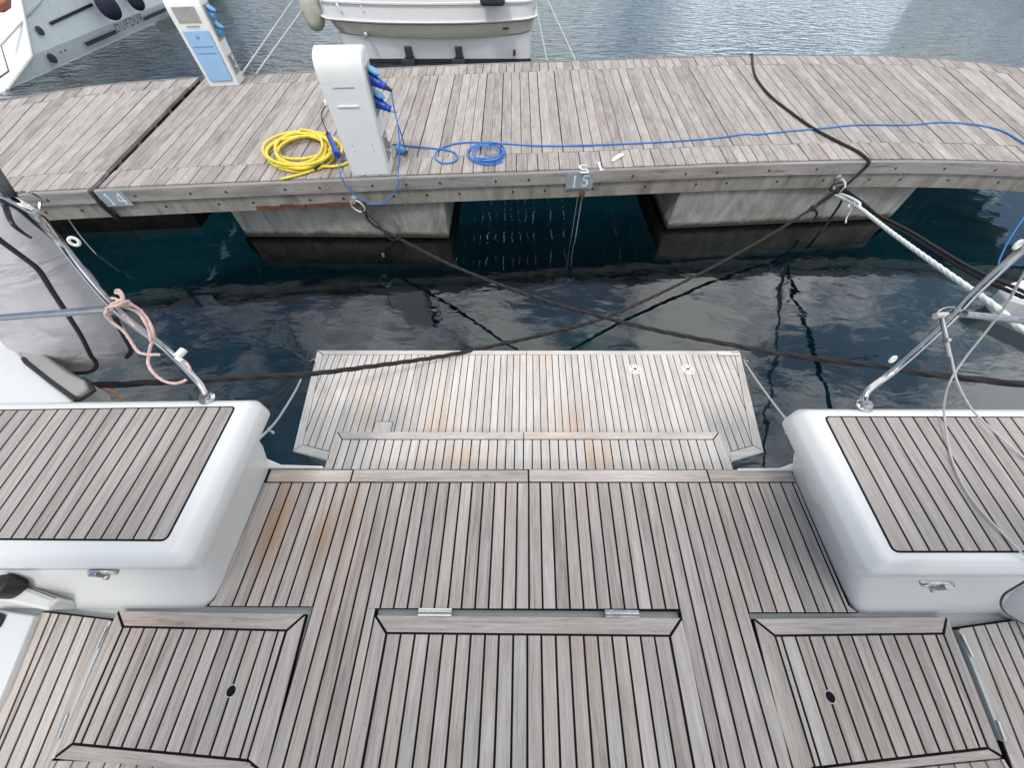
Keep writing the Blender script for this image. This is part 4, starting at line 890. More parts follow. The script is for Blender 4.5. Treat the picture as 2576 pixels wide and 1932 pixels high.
# ---- ropes
endA = P(2640, 972, .28)
stA = ringL + Vector((.065, -.015, -.055))
pA = [stA] + [PV(x, y, stA, endA) for x, y in ((935, 562), (1002.7, 599), (1108, 654), (1227, 704.5), (1364.6, 754.9), (1520, 798), (1650, 830.5), (1819, 864), (1987.6, 893.7), (2228, 923), (2325, 940), (2576, 967.5))] + [endA]
c6 = crop(700, 460, 5.53)
def exA(m):
    kz = PV(*c6(1700, 760), stA, endA)
    m.tube(cat([stA, PV(*c6(1420, 600), stA, endA) + Vector((0, 0, -.015)), PV(*c6(1560, 730), stA, endA) + Vector((0, -.02, -.035)), kz + Vector((0, 0, -.01))], 5), .009, 8, step=.01, lobes=3, pitch=.03, amp=.25)
    m.torus(kz, (1, -.6, 0), .013, .010, 14, 8); m.torus(kz + Vector((-.04, .03, .01)), (1, -.3, .2), .013, .009, 14, 8)
    m.tube(cat([ringL + Vector((.04, -.03, -.04)), stA + Vector((0, -.02, 0)), ringL + Vector((.07, .03, -.03)), ringL + Vector((.03, .02, -.06))], 5), .011, 8)
    m.tube(cat([kz, PV(*c6(1520, 850), stA, endA), PV(*c6(1460, 910), stA, endA), PV(*c6(1445, 965), stA, endA)], 5), .005, 6)
rA = rope('mooring_rope', pA, .0135, BLKROPE, 'black rope from the white ring below the pedestal to the right quarter', 'mooring rope', 'black mooring ropes', lobes=3, pitch=.13, amp=.50, n=15, step=.009, extra=exA)
m = MB(); kk = PV(*c6(1460, 1000), stA, endA); m.tube([kk + Vector((0, 0, .02)), kk - Vector((0, 0, .022))], .016, 8); part('rope_end_tape', m, PEDW, rA)
stB = ringR + Vector((-.03, -.03, -.05)); endB = P(190, 968, .25)
pB = [stB] + [PV(x, y, stB, endB) for x, y in ((2085, 497), (2046, 522), (1945, 586), (1797.7, 669), (1650, 743), (1520, 800), (1383, 838), (1245.5, 869), (1108, 896.9), (947.8, 919.8), (787, 940), (651, 947.5), (407, 961), (260, 969))] + [endB]
c5a = crop(2000, 420, 8.296)
def exB(m):
    q = lambda x, y: PV(*c5a(x, y), stB, endB)
    m.tube(cat([stB, q(700, 600) + Vector((0, 0, .02)), q(480, 760) + Vector((0, 0, .01))], 5), .011, 8, step=.01, lobes=3, pitch=.05, amp=.25)
    k = q(370, 860)
    for a in ((1, .3, .2), (1, -.3, .4), (.4, 1, .2)): m.torus(k, a, .022, .014, 16, 8)
    m.tube(cat([k, q(460, 960), q(400, 1080), q(330, 1155)], 5), .012, 8, step=.01, lobes=3, pitch=.05, amp=.25)
    for a in ((1, .2, .2), (.2, 1, .1), (.4, .5, 1)): m.torus(ringR + Vector((.0, -.02, -.06)), a, .026, .014, 16, 8)
    m.tube(cat([ringR + Vector((-.02, -.02, -.05)), ringR + Vector((-.10, -.02, -.03)), ringR + Vector((-.085, -.02, .03)), ringR + Vector((-.02, -.02, .05))], 6), .011, 8)
rope('mooring_rope', pB, .0135, BLKROPE, 'black rope from the crowded ring to the left quarter, across platform', 'mooring rope', 'black mooring ropes', lobes=3, pitch=.13, amp=.50, n=15, step=.009, extra=exB)
stC = ringR + Vector((.03, -.03, -.03)); endC = P(2700, 800, -.1); c5b = crop(1950, 420, 3.457)
ptsC = [(2123.6, 474), (2175, 512), (2210, 541), (2283, 578), (2365, 628), (2430, 667), (2484.5, 694), (2576, 734)]
def exC(m):
    m.tube(cat([stC + Vector((0, 0, -.03))] + [PV(x, y + 9 + i * .8, stC, endC) for i, (x, y) in enumerate(ptsC)], 6), .0125, 12, lobes=2, pitch=.03, amp=.2, step=.009)
rope('mooring_rope', [stC] + [PV(x, y, stC, endC) for x, y in ptsC] + [endC], .0115, BLKROPE, 'doubled black braided rope running right above the thick white rope', 'mooring rope', 'black mooring ropes', lobes=2, pitch=.03, amp=.2, n=12, step=.009, extra=exC)
stD = ringR + Vector((-.01, -.05, -.085)); endD = P(2760, 930, .25)
ptsD = [(2150, 514), (2239, 582), (2355, 666), (2441.8, 727), (2499.6, 768), (2550, 812), (2576, 831)]
def exD(m):
    q = lambda x, y: PV(*c5a(x, y), stD, endD)
    m.tube(cat([stD + Vector((.03, 0, .02)), q(1150, 640), q(1320, 740), q(1340, 800), q(1240, 830)], 5), .014, 10, step=.01, lobes=2, pitch=.028, amp=.2)
    m.torus(q(1230, 790), (1, -.4, .3), .026, .012, 16, 8); m.torus(q(1150, 830), (.5, -.4, 1), .026, .009, 16, 8)
    m.tube(cat([q(1200, 850), q(1120, 980), q(1070, 1080), q(1060, 1160)], 5), .007, 8, step=.008, lobes=2, pitch=.03, amp=.3)
rope('thick_mooring_rope', [stD] + [PV(x, y, stD, endD) for x, y in ptsD] + [endD], .0158, WHTROPE, 'thick white braided rope from the crowded ring to the right rail', 'mooring rope', lobes=4, pitch=.08, amp=.24, n=16, step=.006, extra=exD)
s2 = lambda x, y: (x * K, y * K)
dz = DOCK + .016
ptsE = [P(*s2(x, y), dz) for x, y in ((1624, 116), (1626, 140), (1635, 170), (1665, 207), (1710, 243), (1755, 275), (1800, 300), (1850, 325), (1868, 338))]
fp = lambda px, z: facepoint(px, z, .058)[0]
ex_ = P(*s2(1872, 349), DOCK).x
ptsE += [fp(ex_, DOCK + .012), fp(ex_ + .0, DOCK - .06), fp(ex_ - .06, DOCK - .22), fp(ex_ - .12, DOCK - .30) + Vector((0, .02, 0)), PY(2118, 503, 4.22), PY(2078, 565, 4.26), P(2050, 604, WATER - .1)]
rope('slack_rope', [P(*s2(1624, 116), dz) + Vector((-.02, .12, -.12))] + ptsE, .014, BLKROPE, 'black rope lying across the pontoon and dropping over its front edge', 'rope', lobes=3, pitch=.07, amp=.2, n=10, step=.012)
# thin lines left of plate 14
c1 = crop(0, 440, 2.458)
rope('thin_line', [P(*c1(372, 200), -.60), P(*c1(400, 240), -.66), P(*c1(500, 380), -.9), P(*c1(600, 495), WATER - .02)], .006, GREYLINE, 'thin grey line from the left pontoon section into the water', 'line', step=.02)
rope('thin_line', [P(*c1(660, 200), -.60), P(*c1(720, 270), -.8), P(*c1(860, 400), WATER - .02)], .008, BLKROPE, 'thin dark line going down below the joint by plate 14', 'line', step=.02)
rope('blue_line', [PY(2600, 500, 3.0), PY(2576, 545, 2.9), PY(2540, 600, 2.8), PY(2515, 650, 2.7), PY(2510, 672, 2.65)], .006, BLUEC, 'thin blue line hanging at the right border behind the stern rail', 'line', step=.02)
# ================================================================== service pedestals
def pedestal(base, g, w, h, dep, label, front):
    """g = unit vector to the right along the pedestal's front"""
    g = Vector(g).normalized(); back = Vector((-g.y, g.x, 0)); up = Vector((0, 0, 1)); B = Vector(base)
    T = thing('service_pedestal', B, label, 'service pedestal', 'power and water pedestals')
    def L3(x, y, z): return B + g * x + back * y + up * z
    # side profile (y depth, z height), rounded head
    prof = [(0, 0), (0, h * .80), (.003, h * .86), (.018, h * .915), (.05, h * .96), (.10, h * .985), (dep * .62, h), (dep * .85, h * .985), (dep * .97, h * .955), (dep, h * .91), (dep, 0)]
    m = MB(); rr = []
    ww = lambda z: w / 2 * (1 + .09 * (z / h) ** 1.5)
    stations = [(-1, .028), (-.985, .012), (-.94, .0), (.94, .0), (.985, .012), (1, .028)]
    for sx, ins in stations:
        ring = []
        for y, z in prof:
            yy = y + (ins if y < dep * .5 else -ins) * (1 if z > 0 or True else 0); zz = z - (ins if z > h * .8 else 0)
            ring.append(L3(sx * ww(z), yy, zz))
        rr.append(ring)
    m.rings(rr, True, True, smooth=True); body = part('body', m, PEDW, T)
    # grey front shell slightly proud
    if front == 'panel':
        m = MB(); rows = []
        for z in (.012, h * .4, h * .78, h * .80):
            rows.append([L3(-ww(z) * .93, -.004, z), L3(ww(z) * .93, -.004, z)])
        m.rings(rows, False, False, closed=False, smooth=False); part('front_panel', m, PEDG, body)
        m = MB()
        for zz, x0, x1 in ((h * .755, -.10, .09),): m.box(L3((x0 + x1) / 2, -.006, zz), (x1 - x0, .006, .006), Matrix((g, back, up)).transposed())
        part('slot', m, PEDD, body)
        m = MB(); m.box(L3(-.015, -.009, h * .615), (.19, .012, .014), Matrix((g, back, up)).transposed()); part('raised_bar', m, PEDW, body, .004)
        m = MB()
        for x in (-.09, .10):
            for z in (.24, .29): m.lathe([(.0055, 0), (.0055, .003)], L3(x, -.0045, z), -back, 10)
        for x in (-.07, .09): m.box(L3(x, -.006, .008), (.02, .01, .014), Matrix((g, back, up)).transposed())
        part('screw', m, PEDD, body)
    else:
        Rm = Matrix((g, back, up)).transposed()
        m = MB(); m.box(L3(-.01, -.004, h * .80), (.28, .012, .15), Rm); part('display_recess', m, PEDD, body, .004)
        m = MB(); m.box(L3(.0, -.008, h * .685), (.17, .008, .008), Rm); part('slot', m, PEDD, body)
        m = MB(); z0, z1 = .06, h * .64
        out_ = rounded([(-.155, z0), (.155, z0), (.165, z1), (-.165, z1)], .03, 4)
        vs = [[L3(x, -.006, z) for x, z in inset(out_, -.006)], [L3(x, -.012, z) for x, z in out_], [L3(x, -.018, z) for x, z in inset(out_, .006)]]
        m.rings(vs, False, True); pn = part('blue_lid', m, PANELB, body)
        m = MB(); m.box(L3(0, -.021, z1 - .16), (.26, .006, .008), Rm); m.box(L3(0, -.021, z1 - .23), (.26, .005, .006), Rm); part('moulded_rib', m, LBLUE, pn)
        m = MB(); m.lathe([(.018, 0), (.020, .004), (.012, .01), (.0, .011)], L3(-.01, -.018, z1 - .06), -back, 16); part('lock', m, LBLUE, pn)
    # right side: recess with sockets
    Rm = Matrix((g, back, up)).transposed(); side = lambda z: ww(z) * 1.0
    def sq(y0, y1, z0, z1, dx, mat, nm, par, bev=.004):
        m = MB(); ring = [[L3(side(z0) + dx, y0, z0), L3(side(z0) + dx, y1, z0), L3(side(z1) + dx, y1, z1), L3(side(z1) + dx, y0, z1)]]
        inn = [[p_ - g * .006 for p_ in ring[0]]]; m.rings([inn[0], ring[0]], False, True, smooth=False); return part(nm, m, mat, par)
    sq(.035, dep - .035, h * .50, h * .88, .003, PEDD, 'side_recess', body)
    sq(.05, dep - .04, .10, h * .34, .003, PEDD, 'side_recess', body)
    m = MB(); m.tube(cat([L3(side(.2) + .02, dep * .5, .30), L3(side(.2) + .035, dep * .45, .26), L3(side(.2) + .03, dep * .5, .20), L3(side(.2) + .03, dep * .4, .17)], 5), .013, 8); m.lathe([(.02, 0), (.02, .03)], L3(side(.2), dep * .5, .30), g, 12)
    m.lathe([(.02, 0), (.02, .03)], L3(side(.2), dep * .45, .18), g, 12); part('water_tap', m, GALV, body)
    m = MB(); ring = [L3(side(.06) + .004, .05, .05), L3(side(.06) + .004, dep - .05, .05), L3(side(.1) + .03, dep - .06, .11), L3(side(.1) + .03, .06, .11)]
    socks = []
    for zz in (h * .775, h * .60):
        c = L3(side(zz) + .002, dep * .50, zz); ax = (g * .8 - up * .35 - back * .15).normalized()
        m = MB(); m.lathe([(.050, -.02), (.050, .03), (.042, .034), (.042, .06)], c, ax, 22); s = part('power_socket', m, LBLUE if front != 'panel' else BLUEP, body, label=None)
        m = MB(); m.lathe([(.056, 0), (.056, .014), (.046, .020), (.0, .022)], c + up * .05 + g * .04, (g * .55 + up * .8), 22); part('socket_flap', m, LBLUE, s)
        socks.append((c, ax))
    return T, socks, L3, side
b0 = Vector((-1.695, 3.997, DOCK + .002)); gv = (P(980, 440, DOCK) - P(889.4, 442.6, DOCK)); gv.z = 0
ctr = (P(980, 440, DOCK) + P(889.4, 442.6, DOCK)) / 2; ctr.z = DOCK + .002
P1, S1, L1, side1 = pedestal(ctr, gv, .40, 1.00, .30, 'cream service pedestal with plain grey front, blue plugs on its right side', 'panel')
gv2 = P(600, 213.4, DOCK) - P(530.4, 217, DOCK); gv2.z = 0; ctr2 = (P(600, 213.4, DOCK) + P(530.4, 217, DOCK)) / 2; ctr2.z = DOCK + .002
P2, S2, L2, side2 = pedestal(ctr2, gv2, .42, .94, .30, 'cream service pedestal with a sky blue lid, on the rear pontoon edge', 'lid')
# plugs and cables of the near pedestal
def plug(c, ax, mat, label, nm='power_plug', tail=BLKP):
    ax = Vector(ax).normalized(); T = thing(nm, c, label, 'plug', 'plugs in the near pedestal')
    m = MB(); m.lathe([(.034, 0), (.038, .01), (.038, .05), (.031, .055), (.031, .09), (.021, .10)], c, ax, 20); b_ = part('plug_body', m, mat, T)
    m = MB(); m.lathe([(.019, .098), (.019, .12), (.012, .15), (.009, .152)], c, ax, 16); part('gland', m, tail, b_); return Vector(c) + ax * .15
c4b = crop(760, 90, 4.367)
gU = Vector(gv).normalized()
t1 = plug(S1[0][0] + S1[0][1] * .045, S1[0][1] + Vector((0, 0, -.05)), BLUEP, 'blue plug with black gland in the upper socket')
t2 = plug(S1[1][0] + S1[1][1] * .045, S1[1][1] + Vector((0, 0, .0)), BLUEP, 'blue plug with grey gland in the lower socket', tail=GREYLINE)
yy = lambda x, y, Y: PY(*c4b(x, y), Y)
rope('power_cable', [t1, yy(990, 680, 4.13), yy(1012, 800, 4.12), yy(1050, 960, 4.12), yy(1100, 1110, 4.14), P(*c4b(1148, 1320), DOCK + .02)], .0062, BLUEC, 'blue cable from the upper plug down to the blue coupler on deck', 'cable', step=.015)
c2 = crop(650, 0, 2.458)
rope('power_cable', [t2, yy(1025, 850, 4.10), yy(1052, 980, 4.05), yy(1066, 1150, 4.0), yy(1066, 1350, 3.95), yy(1055, 1540, 3.89)] + [PY(*c2(x, y), 3.86) for x, y in ((868, 1110), (858, 1160), (815, 1225), (755, 1258), (690, 1255), (610, 1215), (540, 1140), (505, 1070))] + [P(*c2(503, 1015), DOCK + .02), P(*c2(530, 985), DOCK + .02)], .0062, BLUEC, 'blue cable hanging in a loop below the pontoon edge', 'cable', step=.015)
gd = DOCK + .011
cab = [(830, 890), (1000, 908), (1130, 920), (1205, 938), (1232, 970), (1205, 1000), (1150, 1008), (1105, 990), (1093, 955), (1120, 920), (1200, 890), (1300, 878), (1420, 880), (1520, 886), (1700, 898), (1900, 900), (2100, 896)]
c9 = crop(1350, 120, 3.687); c10 = crop(1900, 120, 3.272)
lp_ = [P(*c2(x, y), gd) for x, y in cab] + [P(*c9(x, y), gd) for x, y in ((300, 906), (600, 897), (1100, 875), (1600, 840), (1950, 797))] + [P(*c10(x, y), gd) for x, y in ((0, 712), (300, 682), (600, 655), (850, 632), (1250, 632), (1500, 612), (1700, 618), (1900, 645), (2050, 690), (2212, 785), (2330, 860))]
rope('long_cable', lp_, .0085, BLUEC, 'long thin blue cable running right along the pontoon deck', 'cable', step=.02)
m = MB(); cc_ = []
for k in range(4 * 28 + 8):
    a = R(k / 28 * 360 + 40); tr = k / 28
    rx = 128 - 13 * tr + 6 * math.sin(tr * 5); ry = 66 - 6 * tr + 3 * math.cos(tr * 7)
    cc_.append(P(*c2(1412 + 7 * math.sin(tr * 3) + rx * math.cos(a), 944 + 5 * math.cos(tr * 4) + ry * math.sin(a)), gd + .004 + .008 * tr))
m.tube(cc_, .0075, 8)
cc_ = [P(*c2(1460 + 62 * math.cos(R(k * 15)), 925 + 45 * math.sin(R(k * 15))), gd + .04) for k in range(25)]; m.tube(cc_, .0075, 8)
solo('cable_coil', m, BLUEC, 'flat coil of blue cable lying on the pontoon planks', 'cable coil')
cp = P(*c4b(1085, 1250), DOCK + .04); m = MB(); m.lathe([(.026, -.06), (.036, -.05), (.036, .02), (.028, .03), (.028, .055), (.018, .07)], cp, (.8, -.5, -.1), 18)
cpl = solo('cable_coupler', m, LBLUE, 'light blue coupler lying on the deck beside the near pedestal', 'coupler')
m = MB(); m.lathe([(.02, .068), (.02, .085), (.0, .086)], cp, (.8, -.5, -.1), 14); part('gland', m, BLKP, cpl)
# yellow hose coil
m = MB(); pts = []
turns = 8.3; n_ = int(turns * 30)
for k in range(n_):
    t = k / 30; a = R(-t * 360 + 10)
    lay = t / turns
    rx = 212 + 30 * math.sin(t * 2.1 + 1) - 20 * (t % 3) ; ry = 112 + 14 * math.sin(t * 1.7) - 10 * (t % 3)
    cx = 272 + 14 * math.sin(t * 1.3) - 10 * lay; cy = 925 + 16 * math.cos(t * 1.1) - 12 * lay
    ang = a; x = rx * math.cos(ang); y = ry * math.sin(ang); y += -.16 * x * .35
    pts.append(P(*c2(cx + x, cy + y + 6), DOCK + .018 + .075 * lay + .008 * math.sin(t * 6)))
m.tube(pts, .0155, 10)
m.tube(cat([P(*c2(*p_), DOCK + h_) for p_, h_ in (((110, 1020), .05), ((230, 1040), .045), ((330, 1010), .05), ((420, 970), .06), ((520, 945), .05))], 6), .0135, 10)
m.tube(cat([P(*c2(*p_), DOCK + h_) for p_, h_ in (((380, 1025), .03), ((450, 1028), .02), ((520, 1018), .018), ((560, 1000), .018))], 5), .0135, 10)
m.tube(cat([P(*c2(*p_), DOCK + .018) for p_ in ((352, 1045), (280, 1070), (200, 1092), (140, 1106))], 5), .0125, 10)
YH = solo('hose_coil', m, YEL, 'yellow hose coil lying left of the near pedestal', 'hose')
m = MB(); m.tube([P(*c2(345, 1048), DOCK + .022), P(*c2(392, 1020), DOCK + .03)], .0165, 10); part('tape_joint', m, BLKP, YH)
# blue plug resting on the hose, wired to the pedestal's left side
pa, pb_ = P(*c4b(300, 1110), DOCK + .16), P(*c4b(380, 1290), DOCK + .11)
T_ = thing('shore_power_plug', pb_, 'dark blue plug with black gland resting on the yellow hose', 'plug')
d_ = (pa - pb_); m = MB(); m.lathe([(.036, -.03), (.040, 0), (.038, .06), (.030, .075), (.030, d_.length)], pb_, d_, 20); bd = part('plug_body', m, BLUEP, T_)
m = MB(); m.lathe([(.028, d_.length - .002), (.028, d_.length + .05), (.014, d_.length + .09), (.012, d_.length + .095)], pb_, d_, 16); part('gland', m, BLKP, bd)
kn = L1(-side1(.62) - .012, .14, .60)
m = MB(); m.lathe([(.030, 0), (.034, .01), (.030, .045), (.0, .05)], kn, -gU, 16); part('side_knob', m, PEDW, P1)
rope('grey_cable', [kn - gU * .03, yy(214, 850, 4.08), yy(232, 950, 4.06), pa + d_.normalized() * .09], .006, DKGREY, 'short dark cable from the pedestal side knob to the blue plug', 'cable', step=.012)
# white chip on the planks
m = MB(); e = [P(*c9(x, y), DOCK + .006) for x, y in ((692, 1045), (705, 1030), (760, 990), (800, 983), (806, 1000), (760, 1030), (720, 1054), (700, 1058))]
m.rings([[p_ for p_ in e][::-1], [p_ + Vector((0, 0, .012)) for p_ in e][::-1]], True, True, smooth=False); solo('plastic_offcut', m, PEDW, 'small white plastic offcut lying on the planks right of plate 15', 'offcut')
# ================================================================== motor boat beyond the pontoon
MBt = thing('motor_boat', (-1.8, 13., WATER), 'white and beige motor boat moored stern-to behind the pontoon', 'boat')
def plan(xl, xr, yt, z, r, bow=17.5, sag=.10, lift=.0):
    pts = [(xl, bow)]; n = 7
    for k in range(n + 1):
        a = R(180 + 90 * k / n); pts.append((xl + r + r * math.cos(a), yt + r + r * math.sin(a)))
    for k in range(1, 8):
        t = k / 8; pts.append((xl + r + (xr - xl - 2 * r) * t, yt - sag * math.sin(math.pi * t)))
    for k in range(n + 1):
        a = R(270 + 90 * k / n); pts.append((xr - r + r * math.cos(a), yt + r + r * math.sin(a)))
    pts.append((xr, bow)); xm = (xl + xr) / 2; pts += [(xr - .35, bow + 1.8), (xm, bow + 3.4), (xl + .35, bow + 1.8)]
    return [(x, y, z + lift * abs((x - xm) / (xr - xm)) ** 3) for x, y in pts]
m = MB(); m.rings([plan(-4.13, .52, 10.95, -.13, .35, lift=.03), plan(-4.15, .52, 10.93, -.30, .35, lift=.03), plan(-4.15, .50, 10.93, -.385, .35, lift=.06)], False, False); up_ = part('bulwark', m, HULLP, MBt)
m = MB(); m.rings([plan(-4.20, .56, 10.90, -.385, .35, lift=.06), plan(-4.22, .58, 10.88, -.40, .35, lift=.06), plan(-4.20, .56, 10.90, -.425, .35, lift=.06)], True, True); part('rub_rail', m, HULLP, MBt)
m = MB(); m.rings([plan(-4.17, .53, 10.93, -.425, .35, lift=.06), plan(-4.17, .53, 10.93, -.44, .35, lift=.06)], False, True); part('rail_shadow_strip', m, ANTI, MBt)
m = MB(); m.rings([plan(-4.10, .50, 10.95, -.44, .35, lift=.06), plan(-3.98, .46, 11.0, -.66, .35, lift=.09), plan(-3.95, .44, 11.02, -.675, .35, lift=.09)], True, True); part('beige_band', m, BEIGE, MBt)
m = MB(); m.rings([plan(-3.94, .44, 11.05, -.68, .12, sag=.04, lift=.07), plan(-3.85, .44, 11.10, -1.06, .10, sag=.0)], True, True); hl_ = part('hull', m, HULLP, MBt)
m = MB(); m.rings([plan(-3.85, .45, 11.09, -1.06, .10, sag=.0), plan(-3.80, .44, 11.12, -1.30, .10, sag=.0)], True, True); part('waterline_paint', m, ANTI, MBt)
m = MB(); m.rings([plan(-4.06, .45, 11.02, -.15, .3, lift=.03), plan(-4.06, .45, 11.02, -.155, .3, lift=.03)], True, True); part('deck', m, PINKD, MBt)
m = MB(); m.rings([plan(-4.17, .56, 10.91, -.135, .37, lift=.03), plan(-4.17, .56, 10.91, -.11, .37, lift=.03), plan(-4.10, .49, 10.99, -.105, .33, lift=.03), plan(-4.06, .45, 11.03, -.12, .3, lift=.03)], False, False); part('gunwale', m, HULLP, MBt)
qm = crop(740, 0, 3.352)
for x_ in (970, 1390):
    c = PY(*qm(x_, 470), 11.02); m = MB(); m.prism([(c.x - .07, 10.96), (c.x + .07, 10.96), (c.x + .09, 11.12), (c.x - .09, 11.12)], -1.02, -.83); m.prism([(c.x - .16, 10.80), (c.x + .16, 10.80), (c.x + .1, 11.1), (c.x - .1, 11.1)], -1.16, -1.02)
    part('trim_tab_leg', m, ANTI, MBt, .01)
c = PY(*qm(605, 290), 10.88); m = MB(); m.lathe([(.05, -.05), (.05, .03), (.03, .05)], c, (0, -1, 0), 14); part('drain_fitting', m, GALV, MBt)
c = PY(*qm(1785, 236), 10.88); m = MB(); m.box(c, (.14, .04, .03)); part('vent', m, DKGREY, MBt)
c = PY(*qm(1857, 440), 11.06); m = MB(); m.box(c, (.05, .06, .10)); part('transom_bracket', m, ANTI, MBt)
c1_, c2_ = PY(*qm(1568, 20), 10.6), PY(*qm(1780, 88), 10.6); xc = (c1_.x + c2_.x) / 2; w_ = c2_.x - c1_.x
m = MB(); m.box((xc, 10.62, .05), (w_, .30, .32)); eng = part('outboard_bracket', m, DKGREY, MBt, .07, 4)
m = MB(); m.box((xc, 10.455, .10), (w_ * .6, .02, .16)); part('bracket_plate', m, GALV, eng, .006)
for x_ in (365, 560):
    c = PY(*qm(x_, 45), 10.9); m = MB(); m.tube(cat([c + Vector((-.05, .1, .06)), c + Vector((0, 0, .02)), c + Vector((.05, -.02, -.08))], 5), .022, 8); part('fairlead', m, HULLP, MBt)
def fender(c, r, l, mat, label, grp='fenders on the moored boats'):
    T = thing('fender', c, label, 'fender', grp); m = MB(); pr = []
    for k in range(13):
        a = R(-90 + 15 * k); pr.append((r * math.cos(a) + .002, (l - r) * (1 if k > 6 else -1) * (1 if k != 6 else 0) + r * math.sin(a) if k != 6 else 0))
    pr = [(r * math.cos(R(a)) + .003, -(l - r) + r * math.sin(R(a))) for a in range(-90, 1, 15)] + [(r * math.cos(R(a)) + .003, (l - r) + r * math.sin(R(a))) for a in range(0, 91, 15)]
    m.lathe(pr, c, (0, 0, 1), 24); b_ = part('fender_body', m, mat, T); m = MB(); m.lathe([(.03, l - .01), (.025, l + .05)], c, (0, 0, 1), 10); m.tube([Vector(c) + Vector((0, 0, l)), Vector(c) + Vector((0, .05, l + .8))], .012, 6); part('fender_line', m, GREYLINE, b_)
fc = PY(*qm(150, 90), 11.2); fender(Vector((fc.x, fc.y, fc.z + .02)), .21, .34, CREAMF, 'cream fender hanging on the left stern corner of the motor boat')
# lines of the motor boat and beyond
def ml(pts, label, r=.014, mat=GREYLINE): rope('stern_line', pts, r, mat, label, 'mooring line', 'pale stern lines of the boats opposite', step=.06, lobes=0)
cd = crop(380, 0, 6.913)
ml([P(*cd(1560, 1310), DOCK + .01), P(740, -5, -.25)], 'pale line rising to the right from beside the blue-lidded pedestal')
ml([P(*cd(1820, 1290), DOCK + .01), P(778, 0, -.25)], 'second pale line right of the blue-lidded pedestal')
ml([P(*c2(1785, 375), DOCK + .01), P(*c2(1706, -20), -.2)], 'thin line from the pontoon to the right corner of the motor boat', .010)
ml([P(*c2(1960, 372), DOCK + .01), P(*c2(1785, -10), -.1)], 'pale line right of the motor boat, climbing to the left')
# ================================================================== sailing yacht at top left
YL = thing('moored_yacht', (-13, 15, WATER), 'white sailing yacht with navy fenders and black hull stripes at far left', 'yacht')
cl_ = crop(0, 0, 4.809)
def bottom(rows_, name, par, deep=1.1):
    pass
def sec(y, f):                               # starboard waterline, chine, sheer at station y
    return [(-10.50 - f, y, WATER - .004), (-10.50 - f, y, WATER + .012), (-10.36 - f, y, -.80), (-10.30 - f, y, -.15), (-10.28 - f, y, .02)]
def stn(off, k):                             # section points with the raked transom offsets
    ys = [9.15, 9.25, 10.20, 10.80, 10.95]; base = sec(0, off); return [(x, ys[i] + k, z) for i, (x, y, z) in enumerate(base)]
rows = [stn(0, 0), stn(-.01, 1.2), stn(-.0, 3.), stn(.0, 5.5), stn(.25, 8.5), stn(1.1, 11.5), stn(2.5, 14)]
m = MB(); m.rings([[Vector(p_) for p_ in r_] for r_ in rows], False, False, closed=False, smooth=False)
port = [[(-26.4 - x, y, z) for x, y, z in r_] for r_ in rows]
m.rings([[Vector(p_) for p_ in r_][::-1] for r_ in port], False, False, closed=False, smooth=False)
part('topsides', m, HULLW, YL)
m = MB(); bt_ = []
for r_, p_ in zip(rows, port):
    a, b_ = Vector(r_[0]), Vector(p_[0]); bt_.append([a, a + Vector((-.12, .35, -.35)), a + Vector((-.6, .9, -.8)), a.lerp(b_, .5) + Vector((0, 1, -1.2)), b_ + Vector((.6, .9, -.8)), b_])
m.rings(bt_, True, True, closed=False); part('antifouled_bottom', m, ANTI, YL)
m = MB(); tr = []
for i in range(5):
    a = Vector(rows[0][i]); b_ = Vector(port[0][i]); tr.append([a.lerp(b_, t / 8) + Vector((0, -.35 * math.sin(math.pi * t / 8) ** .6, 0)) for t in range(9)])
m.rings(tr, False, False, closed=False, smooth=True); part('transom', m, GEL, YL)
m = MB()
dr = [Vector(r_[4]) for r_ in rows]; dp = [Vector(r_[4]) for r_ in port]
for i in range(len(rows) - 1): m.add([dr[i], dr[i + 1], dp[i + 1], dp[i]], [[0, 1, 2, 3]])
part('deck', m, GEL, YL)
m = MB(); m.tube([Vector(r_[i_]) + Vector((.02, -.01, 0)) for i_, r_ in [(4, rows[0])] + [(k, rows[0]) for k in (3, 2, 1)]], .03, 8); m.tube([Vector(r_[4]) for r_ in rows], .03, 8); part('edge_moulding', m, GEL, YL)
def hstripe(a, b_, w, X, mat, nm):
    p0, p1 = PX(*cl_(*a), X), PX(*cl_(*b_), X); m = MB(); u = Vector((0, 0, w / 2)); m.add([p0 - u, p1 - u, p1 + u, p0 + u], [[0, 1, 2, 3]]); part(nm, m, mat, YL)
hstripe((605, 285), (1120, 45), .05, -10.29, BLKP, 'side_stripe')
hstripe((1040, 535), (1410, 375), .07, -10.345, BLKP, 'side_stripe'); hstripe((1740, 228), (2030, 95), .07, -10.345, BLKP, 'side_stripe')
tcv = bpy.data.curves.new('name_lettering', 'FONT'); tcv.body = 'DUFOUR'; tcv.size = .34; tcv.shear = .3; tcv.space_character = 1.2; tcv.extrude = .0
to_ = bpy.data.objects.new('tmp', tcv); SC.collection.objects.link(to_); bpy.context.view_layer.update()
me = bpy.data.meshes.new_from_object(to_.evaluated_get(bpy.context.evaluated_depsgraph_get())); bpy.data.objects.remove(to_)
p0, p1 = PX(*cl_(1420, 392), -10.338), PX(*cl_(1745, 245), -10.338)
xm = max(v.co.x for v in me.vertices); sc_ = (p1.y - p0.y) / xm; dy = (p1 - p0) / xm
lm = MB(); lm.add([p0 + dy * v.co.x + Vector((.012 * 0, 0, v.co.y * .62)) for v in me.vertices], [list(p_.vertices) for p_ in me.polygons]); part('name_lettering', lm, DKGREY, YL)
c = PX(*cl_(478, 365), -10.30); m = MB(); m.lathe([(.075, 0), (.075, .02), (.05, .025)], c, (1, 0, 0), 18); part('vent_fitting', m, DKGREY, YL)
